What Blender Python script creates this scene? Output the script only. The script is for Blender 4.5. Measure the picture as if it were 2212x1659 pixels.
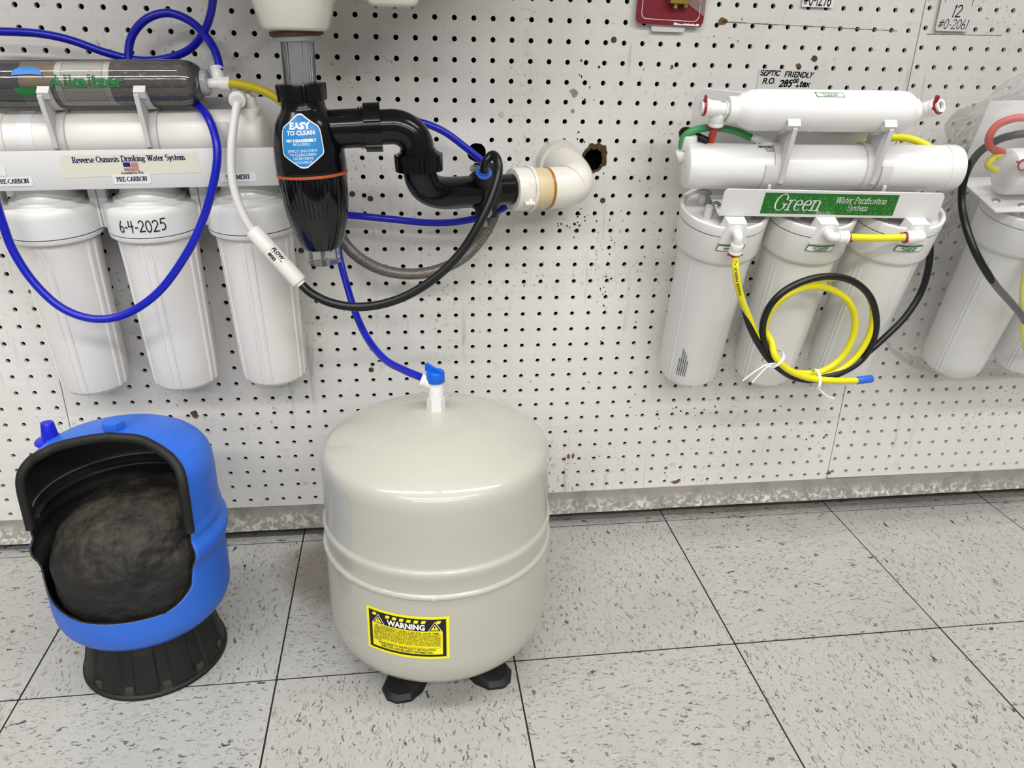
import bpy, bmesh, math, random
from math import sin, cos, pi, radians, sqrt, acos, atan2
from mathutils import Vector, Matrix, noise as mnoise

random.seed(7)
scene = bpy.context.scene
for o in list(bpy.data.objects):
    bpy.data.objects.remove(o, do_unlink=True)
COL = scene.collection

# ------------------------------------------------------------------ camera
cam_data = bpy.data.cameras.new('camera')
cam_data.sensor_fit = 'HORIZONTAL'
cam_data.sensor_width = 36.0
cam_data.lens = 1701.6 / 2212.0 * 36.0
cam_data.clip_start = 0.01
cam = bpy.data.objects.new('camera', cam_data)
COL.objects.link(cam)
cam.matrix_world = Matrix((
    (0.99168640, 0.02897545, -0.12537345, 0.0592),
    (-0.12657742, 0.39499663, -0.90992078, -1.1279),
    (0.02315672, 0.91822551, 0.39538043, 0.7462),
    (0, 0, 0, 1)))
scene.camera = cam

# ------------------------------------------------------------------ world, lights, exposure
world = bpy.data.worlds.new('shop_ambient')
scene.world = world
world.use_nodes = True
world.node_tree.nodes['Background'].inputs[0].default_value = (1.0, 0.985, 0.965, 1)
world.node_tree.nodes['Background'].inputs[1].default_value = 0.27

def strip_light(name, loc, sx, sy, power):
    d = bpy.data.lights.new(name, 'AREA')
    d.shape = 'RECTANGLE'
    d.size, d.size_y = sx, sy
    d.energy = power
    d.color = (1.0, 0.99, 0.97)
    o = bpy.data.objects.new(name, d)
    COL.objects.link(o)
    o.location = loc
    return o
# rows of ceiling fluorescent fixtures running along the aisle
for x in (-1.15, 1.35):
    for y, p in ((-1.0, 20), (-3.1, 39), (-5.2, 38)):
        for dy in (-.09, .09):
            strip_light('ceiling_tube_light', (x, y + dy, 2.75), 2.3, 0.05, p)

vs = scene.view_settings
vs.view_transform = 'Standard'
vs.look = 'None'
vs.exposure = 0.0
vs.gamma = 1.0
vs.use_curve_mapping = False

# ------------------------------------------------------------------ helpers
def lin(h):
    if isinstance(h, str):
        c = [int(h[i:i + 2], 16) / 255 for i in (0, 2, 4)]
    else:
        c = [v / 255 for v in h]
    return [(v / 12.92 if v <= 0.04045 else ((v + 0.055) / 1.055) ** 2.4) for v in c]

MATS = {}
def mat(name, col, rough=0.5, metal=0.0, spec=0.5, var=0.0, vscale=30.0, dirt=None, dscale=14.0,
        dthr=0.62, dsoft=0.08, damt=0.6, bump=0.0, bscale=300.0, bdist=.002, trans=0.0, coat=0.0, ior=1.45, alpha=1.0, updust=None):
    m = bpy.data.materials.new(name)
    m.use_nodes = True
    nt = m.node_tree
    b = nt.nodes['Principled BSDF']
    c = lin(col)
    b.inputs['Base Color'].default_value = (*c, 1)
    b.inputs['Roughness'].default_value = rough
    b.inputs['Metallic'].default_value = metal
    b.inputs['Specular IOR Level'].default_value = spec
    b.inputs['IOR'].default_value = ior
    b.inputs['Transmission Weight'].default_value = trans
    b.inputs['Coat Weight'].default_value = coat
    b.inputs['Alpha'].default_value = alpha
    N, L = nt.nodes.new, nt.links.new
    tc = N('ShaderNodeTexCoord')
    out = None
    if var > 0:
        n = N('ShaderNodeTexNoise'); n.inputs['Scale'].default_value = vscale; n.inputs['Detail'].default_value = 5
        L(tc.outputs['Object'], n.inputs['Vector'])
        mx = N('ShaderNodeMix'); mx.data_type = 'RGBA'
        mx.inputs['A'].default_value = (*[v * (1 - var) for v in c], 1)
        mx.inputs['B'].default_value = (*[min(1, v * (1 + var)) for v in c], 1)
        L(n.outputs['Fac'], mx.inputs['Factor'])
        out = mx.outputs['Result']
    if dirt is not None:
        n = N('ShaderNodeTexNoise'); n.inputs['Scale'].default_value = dscale; n.inputs['Detail'].default_value = 8
        n.inputs['Roughness'].default_value = 0.65
        L(tc.outputs['Object'], n.inputs['Vector'])
        mr = N('ShaderNodeMapRange')
        mr.inputs['From Min'].default_value = dthr; mr.inputs['From Max'].default_value = dthr + dsoft
        mr.inputs['To Max'].default_value = damt
        L(n.outputs['Fac'], mr.inputs['Value'])
        mx = N('ShaderNodeMix'); mx.data_type = 'RGBA'
        mx.inputs['A'].default_value = (*c, 1)
        mx.inputs['B'].default_value = (*lin(dirt), 1)
        if out is not None:
            L(out, mx.inputs['A'])
        L(mr.outputs['Result'], mx.inputs['Factor'])
        out = mx.outputs['Result']
    if updust is not None:  # dust lying on the faces that look up
        ge = N('ShaderNodeNewGeometry'); sp = N('ShaderNodeSeparateXYZ'); L(ge.outputs['Normal'], sp.inputs[0])
        n = N('ShaderNodeTexNoise'); n.inputs['Scale'].default_value = 26; n.inputs['Detail'].default_value = 8; n.inputs['Roughness'].default_value = .7
        L(tc.outputs['Object'], n.inputs['Vector'])
        r1 = N('ShaderNodeMapRange'); r1.inputs['From Min'].default_value = .25; r1.inputs['From Max'].default_value = .75; L(sp.outputs[2], r1.inputs['Value'])
        r2 = N('ShaderNodeMapRange'); r2.inputs['From Min'].default_value = .42; r2.inputs['From Max'].default_value = .68; r2.inputs['To Max'].default_value = .9; L(n.outputs['Fac'], r2.inputs['Value'])
        mu = N('ShaderNodeMath'); mu.operation = 'MULTIPLY'; L(r1.outputs[0], mu.inputs[0]); L(r2.outputs[0], mu.inputs[1])
        mx = N('ShaderNodeMix'); mx.data_type = 'RGBA'; mx.inputs['A'].default_value = (*c, 1); mx.inputs['B'].default_value = (*lin(updust), 1)
        if out is not None: L(out, mx.inputs['A'])
        L(mu.outputs[0], mx.inputs['Factor']); out = mx.outputs['Result']
    if out is not None:
        L(out, b.inputs['Base Color'])
    if bump > 0:
        n = N('ShaderNodeTexNoise'); n.inputs['Scale'].default_value = bscale; n.inputs['Detail'].default_value = 3
        L(tc.outputs['Object'], n.inputs['Vector'])
        bp = N('ShaderNodeBump'); bp.inputs['Strength'].default_value = bump; bp.inputs['Distance'].default_value = bdist
        L(n.outputs['Fac'], bp.inputs['Height'])
        L(bp.outputs['Normal'], b.inputs['Normal'])
    MATS[name] = m
    return m

class MB:
    """collects geometry, builds ONE mesh object"""
    def __init__(self):
        self.v, self.f, self.mi = [], [], []
    def add(self, vs, fs, M=None, mi=0):
        b = len(self.v)
        for p in vs:
            p = Vector(p)
            self.v.append(M @ p if M is not None else p)
        for f in fs:
            self.f.append([b + i for i in f]); self.mi.append(mi)
        return self
    def lathe(self, prof, n=48, M=None, mod=None, cap=True, mi=0):
        """prof: list of (r, z); mod(theta, z, r) -> r"""
        vs, fs = [], []
        for (r, z) in prof:
            for i in range(n):
                a = 2 * pi * i / n
                rr = mod(a, z, r) if mod else r
                vs.append((rr * cos(a), rr * sin(a), z))
        m = len(prof)
        for j in range(m - 1):
            for i in range(n):
                k = (i + 1) % n
                fs.append((j * n + i, j * n + k, (j + 1) * n + k, (j + 1) * n + i))
        if cap:
            if prof[0][0] > 1e-5: fs.append(tuple(reversed(range(n))))
            if prof[-1][0] > 1e-5: fs.append(tuple((m - 1) * n + i for i in range(n)))
        return self.add(vs, fs, M, mi)
    def cyl(self, p, q, r, r2=None, n=24, bev=0.0, M=None, mod=None, mi=0):
        p, q = Vector(p), Vector(q)
        d = q - p; h = d.length
        r2 = r if r2 is None else r2
        A = Matrix.Translation(p) @ d.to_track_quat('Z', 'Y').to_matrix().to_4x4()
        if M is not None: A = M @ A
        if bev > 0:
            prof = [(0, 0), (r - bev, 0), (r - bev * .3, bev * .3), (r, bev), (r2, h - bev), (r2 - bev * .3, h - bev * .3), (r2 - bev, h), (0, h)]
        else:
            prof = [(0, 0), (r, 0), (r2, h), (0, h)]
        return self.lathe(prof, n, A, mod, cap=False, mi=mi)
    def tube(self, path, r, n=12, smooth=6, M=None, caps=True, mi=0, rfun=None, raw=False):
        pts = [Vector(p) for p in path]
        if not raw: pts = catmull(pts, smooth)
        vs, fs = [], []
        T = []
        for i in range(len(pts)):
            a = pts[max(0, i - 1)]; b = pts[min(len(pts) - 1, i + 1)]
            T.append((b - a).normalized())
        up = Vector((0, 0, 1)) if abs(T[0].z) < .9 else Vector((1, 0, 0))
        nrm = (up - T[0] * up.dot(T[0])).normalized()
        for i, p in enumerate(pts):
            nrm = (nrm - T[i] * nrm.dot(T[i])).normalized()
            bn = T[i].cross(nrm)
            rr = rfun(i / (len(pts) - 1)) if rfun else r
            for k in range(n):
                a = 2 * pi * k / n
                vs.append(p + (nrm * cos(a) + bn * sin(a)) * rr)
        for j in range(len(pts) - 1):
            for k in range(n):
                l = (k + 1) % n
                fs.append((j * n + k, j * n + l, (j + 1) * n + l, (j + 1) * n + k))
        if caps:
            fs.append(tuple(reversed(range(n)))); fs.append(tuple((len(pts) - 1) * n + k for k in range(n)))
        return self.add(vs, fs, M, mi)
    def box(self, x0, x1, y0, y1, z0, z1, bev=0.0, M=None, mi=0):
        bm = bmesh.new()
        bmesh.ops.create_cube(bm, size=1)
        for v in bm.verts:
            v.co = Vector(((x0 + x1) / 2 + v.co.x * (x1 - x0), (y0 + y1) / 2 + v.co.y * (y1 - y0), (z0 + z1) / 2 + v.co.z * (z1 - z0)))
        if bev > 0:
            bmesh.ops.bevel(bm, geom=bm.edges[:], offset=bev, segments=2, profile=.5, affect='EDGES')
        bm.verts.index_update()
        self.add([v.co.copy() for v in bm.verts], [[v.index for v in f.verts] for f in bm.faces], M, mi)
        bm.free()
        return self
    def prism(self, poly, h0, h1, axes='xz', M=None, mi=0):
        """2D polygon extruded along the remaining axis from h0 to h1"""
        def P(a, b, h):
            return {'xz': (a, h, b), 'xy': (a, b, h), 'yz': (h, a, b)}[axes]
        n = len(poly)
        vs = [P(a, b, h0) for a, b in poly] + [P(a, b, h1) for a, b in poly]
        fs = [tuple(range(n)), tuple(reversed(range(n, 2 * n)))]
        for i in range(n):
            k = (i + 1) % n
            fs.append((i, i + n, k + n, k))
        return self.add(vs, fs, M, mi)
    def build(self, name, mats, parent=None, smooth=True, angle=40, loc=None):
        me = bpy.data.meshes.new(name)
        me.from_pydata(self.v, [], self.f)
        if not isinstance(mats, (list, tuple)): mats = [mats]
        for m in mats: me.materials.append(MATS[m])
        if len(mats) > 1:
            me.polygons.foreach_set('material_index', self.mi)
        bm = bmesh.new(); bm.from_mesh(me)
        bmesh.ops.recalc_face_normals(bm, faces=bm.faces[:])
        bm.to_mesh(me); bm.free()
        if smooth:
            me.polygons.foreach_set('use_smooth', [True] * len(me.polygons))
            me.set_sharp_from_angle(angle=radians(angle))
        me.update()
        o = bpy.data.objects.new(name, me)
        COL.objects.link(o)
        if parent: o.parent = parent
        if loc: o.location = loc
        return o

def catmull(pts, k):
    if len(pts) < 3: return pts
    P = [pts[0] * 2 - pts[1]] + pts + [pts[-1] * 2 - pts[-2]]
    out = []
    for i in range(1, len(P) - 2):
        a, b, c, d = P[i - 1], P[i], P[i + 1], P[i + 2]
        for s in range(k):
            t = s / k
            out.append(0.5 * ((2 * b) + (c - a) * t + (2 * a - 5 * b + 4 * c - d) * t * t + (3 * b - a - 3 * c + d) * t ** 3))
    out.append(P[-2])
    return out

def tag(o, label=None, cat=None, group=None, kind=None):
    if label: o['label'] = label
    if cat: o['category'] = cat
    if group: o['group'] = group
    if kind: o['kind'] = kind
    return o

def thing(name, M, label, cat, group=None):
    o = bpy.data.objects.new(name, None)
    o.empty_display_size = 0.05
    COL.objects.link(o)
    o.matrix_world = M
    return tag(o, label, cat, group)

def dup(o, parent, loc=None):
    c = o.copy(); COL.objects.link(c); c.parent = parent
    if loc: c.location = loc
    for ch in list(o.children):
        d = ch.copy(); COL.objects.link(d); d.parent = c
    return c

def frame(o, al, be, ga=0.0):
    M = Matrix.Rotation(-be, 4, 'Y') @ Matrix.Rotation(ga, 4, 'Z') @ Matrix.Rotation(al, 4, 'X')
    return Matrix.Translation(o) @ M

def rrect(x0, x1, z0, z1, r, n=5):
    out = []
    for cx, cz, a0 in ((x1 - r, z1 - r, 0), (x0 + r, z1 - r, 90), (x0 + r, z0 + r, 180), (x1 - r, z0 + r, 270)):
        for i in range(n + 1):
            a = radians(a0 + 90 * i / n)
            out.append((cx + r * cos(a), cz + r * sin(a)))
    return out

def curve_fill(polys, depth):
    """filled 2D outline with holes -> (verts, faces), extruded by depth around 0 (xy plane)"""
    cu = bpy.data.curves.new('tmp', 'CURVE'); cu.dimensions = '2D'; cu.fill_mode = 'BOTH'; cu.extrude = depth / 2
    for p in polys:
        s = cu.splines.new('POLY'); s.points.add(len(p) - 1)
        for q, (x, y) in zip(s.points, p): q.co = (x, y, 0, 1)
        s.use_cyclic_u = True
    ob = bpy.data.objects.new('tmp', cu); COL.objects.link(ob)
    me = bpy.data.meshes.new_from_object(ob.evaluated_get(bpy.context.evaluated_depsgraph_get()))
    r = ([v.co.copy() for v in me.vertices], [list(p.vertices) for p in me.polygons])
    bpy.data.objects.remove(ob); bpy.data.curves.remove(cu); bpy.data.meshes.remove(me)
    return r

# ---- printed text (built-in font), flat in xy, returned as verts/faces, left-bottom at 0
def text_geo(s, size, bold=0.0, width=None, shear=0.0, align='LEFT', spacing=1.0, just=None):
    cu = bpy.data.curves.new('tmp', 'FONT'); cu.body = s; cu.size = size; cu.resolution_u = 2
    cu.offset = bold; cu.shear = shear; cu.align_x = align; cu.space_character = spacing
    ob = bpy.data.objects.new('tmp', cu); COL.objects.link(ob)
    me = bpy.data.meshes.new_from_object(ob.evaluated_get(bpy.context.evaluated_depsgraph_get()))
    vs = [v.co.copy() for v in me.vertices]; fs = [list(p.vertices) for p in me.polygons]
    bpy.data.objects.remove(ob); bpy.data.curves.remove(cu); bpy.data.meshes.remove(me)
    if width and vs:
        x0 = min(v.x for v in vs); x1 = max(v.x for v in vs)
        k = width / (x1 - x0)
        c = x0 if align == 'LEFT' else 0.0
        off = 0.0 if align == 'LEFT' else -(x0 + x1) / 2 * k
        vs = [Vector(((v.x - c) * k + off, v.y, 0)) for v in vs]
    return vs, fs

# ---- stroke lettering: pen skeletons, drawn with a round pen (marker) or a broad nib with serifs
def A(cx, cy, rx, ry, a0, a1, n=9):
    return [(cx + rx * cos(radians(a0 + (a1 - a0) * i / n)), cy + ry * sin(radians(a0 + (a1 - a0) * i / n))) for i in range(n + 1)]
X = .66
GL = {
 'G': (.96, [A(.46, .5, .42, .5, 48, 312, 16) + [(.76, .14), (.76, .42)], [(.75, .84), (.77, .66)]], [(.76, .42)]),
 'R': (.86, [[(.16, 0), (.16, 1)], [(.16, 1), (.4, 1)] + A(.4, .75, .26, .25, 90, -90) + [(.16, .5)], [(.42, .5), (.78, 0)]], [(.16, 0), (.16, 1), (.8, 0)]),
 'O': (.98, [A(.48, .5, .42, .5, 0, 360, 20)], []),
 'D': (.95, [[(.16, 0), (.16, 1)], [(.16, 1), (.38, 1)] + A(.38, .5, .45, .5, 90, -90, 12) + [(.16, 0)]], [(.16, 0), (.16, 1)]),
 'W': (1.2, [[(.08, 1), (.36, 0), (.6, .95), (.86, 0), (1.12, 1)]], [(.08, 1), (.6, .97), (1.12, 1)]),
 'S': (.7, [A(.34, .75, .25, .25, 35, 270) + A(.34, .26, .28, .25, 90, -145)], []),
 'P': (.76, [[(.16, 0), (.16, 1)], [(.16, 1), (.38, 1)] + A(.38, .73, .28, .27, 90, -90) + [(.16, .46)]], [(.16, 0), (.16, 1)]),
 'A': (.9, [[(.05, 0), (.44, 1), (.84, 0)], [(.19, .35), (.7, .35)]], [(.05, 0), (.84, 0)]),
 'U': (.92, [[(.15, 1), (.15, .3)] + A(.44, .3, .29, .3, 180, 360) + [(.73, 1)]], [(.15, 1), (.73, 1)]),
 'M': (1.08, [[(.12, 0), (.14, 1), (.54, .05), (.92, 1), (.94, 0)]], [(.12, 0), (.12, 1), (.94, 0), (.94, 1)]),
 'C': (.88, [A(.46, .5, .42, .5, 42, 318, 16)], []),
 'B': (.82, [[(.16, 0), (.16, 1)], [(.16, 1), (.38, 1)] + A(.38, .76, .24, .24, 90, -90) + [(.16, .52)], [(.38, .52)] + A(.38, .26, .3, .26, 90, -90) + [(.16, 0)]], [(.16, 0), (.16, 1)]),
 'N': (.92, [[(.14, 0), (.14, 1), (.76, 0), (.76, 1)]], [(.14, 0), (.14, 1), (.76, 1)]),
 'E': (.78, [[(.16, 0), (.16, 1)], [(.16, 1), (.66, 1), (.66, .82)], [(.16, .52), (.52, .52)], [(.16, 0), (.68, 0), (.7, .2)]], [(.16, 0), (.16, 1)]),
 'F': (.72, [[(.16, 0), (.16, 1)], [(.16, 1), (.64, 1)], [(.16, .52), (.5, .52)]], [(.16, 0), (.16, 1)]),
 'I': (.4, [[(.2, 0), (.2, 1)]], [(.2, 0), (.2, 1)]),
 'T': (.8, [[(.4, 0), (.4, 1)], [(.06, .84), (.08, 1), (.72, 1), (.74, .84)]], [(.4, 0)]),
 'L': (.66, [[(.14, 1), (.14, 0), (.56, 0)]], []),
 'Y': (.76, [[(.06, 1), (.36, .5), (.7, 1)], [(.36, .5), (.2, -.08)]], []),
 '-': (.42, [[(.08, .4), (.34, .4)]], []),
 '.': (.3, [[(.12, 0), (.15, .03)]], []),
 '+': (.6, [[(.08, .3), (.5, .3)], [(.29, .08), (.29, .52)]], []),
 '#': (.8, [[(.05, .35), (.7, .38)], [(.08, .62), (.74, .65)], [(.2, .1), (.36, .92)], [(.42, .1), (.58, .92)]], []),
 '0': (.66, [A(.32, .5, .24, .5, 80, 440, 14)], []),
 '1': (.36, [[(.12, .84), (.2, 1), (.16, 0)]], []),
 '2': (.68, [A(.3, .72, .24, .27, 160, -30) + [(.08, .02), (.6, .04)]], []),
 '4': (.68, [[(.16, 1), (.1, .5), (.58, .54)], [(.46, 1), (.42, -.02)]], []),
 '5': (.68, [[(.62, 1), (.2, .98), (.14, .58)] + A(.3, .32, .26, .32, 100, -120)], []),
 '6': (.64, [[(.34, 1), (.12, .6)] + A(.3, .26, .22, .26, 170, 520, 14)], []),
 '7': (.62, [[(.06, .96), (.54, .98), (.24, 0)]], []),
 '8': (.66, [A(.32, .76, .2, .23, -90, 270, 12) + A(.32, .27, .24, .27, 90, -270, 12)], []),
 'r': (.5, [[(.14, 0), (.14, X)], [(.14, .42)] + A(.34, .42, .2, .24, 170, 50, 5)], [(.14, 0), (.12, X)]),
 'e': (.64, [[(.1, .36), (.54, .36)] + A(.32, .33, .24, .33, 8, 315, 14)], []),
 'n': (.74, [[(.14, 0), (.14, X)], [(.14, .45)] + A(.36, .44, .2, .22, 160, 0, 6) + [(.56, 0)]], [(.14, 0), (.12, X), (.56, 0)]),
 'm': (1.1, [[(.14, 0), (.14, X)], [(.14, .45)] + A(.34, .44, .19, .22, 160, 0, 6) + [(.53, 0)], [(.53, .45)] + A(.73, .44, .19, .22, 160, 0, 6) + [(.92, 0)]], [(.14, 0), (.12, X), (.53, 0), (.92, 0)]),
 'a': (.64, [A(.3, .46, .2, .2, 150, 0, 6) + [(.5, .08), (.58, 0)], [(.5, .38)] + A(.28, .19, .2, .19, 80, 340, 10)], []),
 't': (.46, [[(.2, .9), (.2, .12)] + A(.3, .12, .1, .12, 180, 300, 4), [(.06, X), (.38, X)]], []),
 'u': (.74, [[(.14, X), (.14, .2)] + A(.33, .2, .19, .2, 180, 350, 6) + [(.54, X), (.54, 0)]], [(.1, X), (.5, X), (.58, 0)]),
 'i': (.36, [[(.18, 0), (.18, X)], [(.17, .9), (.19, .94)]], [(.18, 0), (.15, X)]),
 'f': (.44, [[(.18, 0), (.18, .8)] + A(.32, .8, .14, .2, 180, 50, 5), [(.04, X), (.36, X)]], [(.18, 0)]),
 'c': (.6, [A(.33, .33, .24, .33, 45, 315, 12)], []),
 'o': (.7, [A(.34, .33, .26, .33, 0, 360, 16)], []),
 'y': (.7, [[(.06, X), (.34, .02)], [(.62, X), (.28, -.2), (.1, -.24)]], [(.06, X), (.62, X)]),
 's': (.54, [A(.26, .49, .17, .16, 35, 270, 7) + A(.26, .17, .19, .16, 90, -145, 7)], []),
 'v': (.7, [[(.06, X), (.34, 0), (.62, X)]], [(.06, X), (.62, X)]),
 'k': (.72, [[(.14, 0), (.14, 1)], [(.56, X), (.16, .3)], [(.28, .4), (.62, 0)]], [(.14, 0), (.12, 1), (.62, 0)]),
 'g': (.66, [A(.3, .44, .19, .2, 0, 360, 12), [(.2, .22), (.14, .12), (.5, .06)] + A(.3, -.1, .24, .15, 40, -210, 9), [(.48, .58), (.62, .6)]], []),
 'b': (.74, [[(.14, 1), (.14, .04)], A(.34, .32, .24, .33, 140, -160, 12)], [(.1, 1)]),
 'l': (.36, [[(.18, 0), (.18, 1)]], [(.18, 0), (.14, 1)]),
 'd': (.74, [[(.54, 1), (.54, 0)], A(.32, .32, .24, .33, 40, 330, 12)], [(.5, 1), (.58, 0)]),
 'x': (.62, [[(.06, X), (.54, 0)], [(.54, X), (.04, 0)]], []),
}
def pen_text(s, h, w=None, nib=None, pen=.06, shear=0.0, jitter=0.0):
    """returns verts, faces with text height h (cap); nib -> serif broad-nib look"""
    rnd = random.Random(len(s) * 13 + 5)
    vs, fs = [], []
    def quad(a, b, c, d):
        n = len(vs); vs.extend((a, b, c, d)); fs.append((n, n + 1, n + 2, n + 3))
    x = 0.0
    for ch in s:
        if ch == ' ':
            x += .42; continue
        adv, strokes, serifs = GL[ch]
        jy = rnd.uniform(-jitter, jitter); js = 1 + rnd.uniform(-jitter, jitter)
        for st in strokes:
            pts = [Vector((x + px * js + (py + jy) * shear, py + jy)) for px, py in st]
            for a, b in zip(pts, pts[1:]):
                d = (b - a)
                if d.length < 1e-6: continue
                d.normalize()
                n = Vector((-d.y, d.x)) * (pen / 2)
                e = d * (pen * .35)
                quad(a + n - e, a - n - e, b - n + e, b + n + e)
                if nib:
                    v = Vector((nib / 2, 0))
                    if abs(d.y) > .05:
                        quad(a - v, a + v, b + v, b - v)
        if nib:
            for sx, sy in serifs:
                cx = x + sx * js + sy * shear; k = .5 * pen
                hw = .06 + nib
                yy = k if sy < .05 else sy - k
                quad(Vector((cx - hw, yy - k)), Vector((cx + hw, yy - k)), Vector((cx + hw, yy + k)), Vector((cx - hw, yy + k)))
        x += adv * js
    kx = h if w is None else w / x
    return [Vector((v.x * kx, v.y * h, 0)) for v in vs], fs, x * kx

def onto(mb, geo, fn, mi=0):
    """map flat (x, y) lettering through fn to 3D and add it"""
    mb.add([fn(v.x, v.y) for v in geo[0]], geo[1], None, mi)
    return mb
def plane_xz(x, y, z, tilt=0.0):
    c, s = cos(tilt), sin(tilt)
    return lambda a, b: Vector((x + a * c - b * s, y, z + a * s + b * c))
def on_cyl(cx, cy, R, th0, z0, tilt=0.0):
    """wrap on a vertical cylinder; th0 = angle of x=0; x grows with the angle"""
    c, s = cos(tilt), sin(tilt)
    return lambda a, b: Vector((cx + R * cos(th0 + (a * c - b * s) / R), cy + R * sin(th0 + (a * c - b * s) / R), z0 + a * s + b * c))
def sheet(nx, ny, x0, x1, y0, y1):
    vs = [Vector((x0 + (x1 - x0) * i / nx, y0 + (y1 - y0) * j / ny, 0)) for j in range(ny + 1) for i in range(nx + 1)]
    fs = [(j * (nx + 1) + i, j * (nx + 1) + i + 1, (j + 1) * (nx + 1) + i + 1, (j + 1) * (nx + 1) + i) for j in range(ny) for i in range(nx)]
    return vs, fs
def interp(tab, z):
    if z <= tab[0][0]: return tab[0][1]
    for (a, ra), (b, rb) in zip(tab, tab[1:]):
        if z <= b: return ra + (rb - ra) * (z - a) / (b - a)
    return tab[-1][1]

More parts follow.
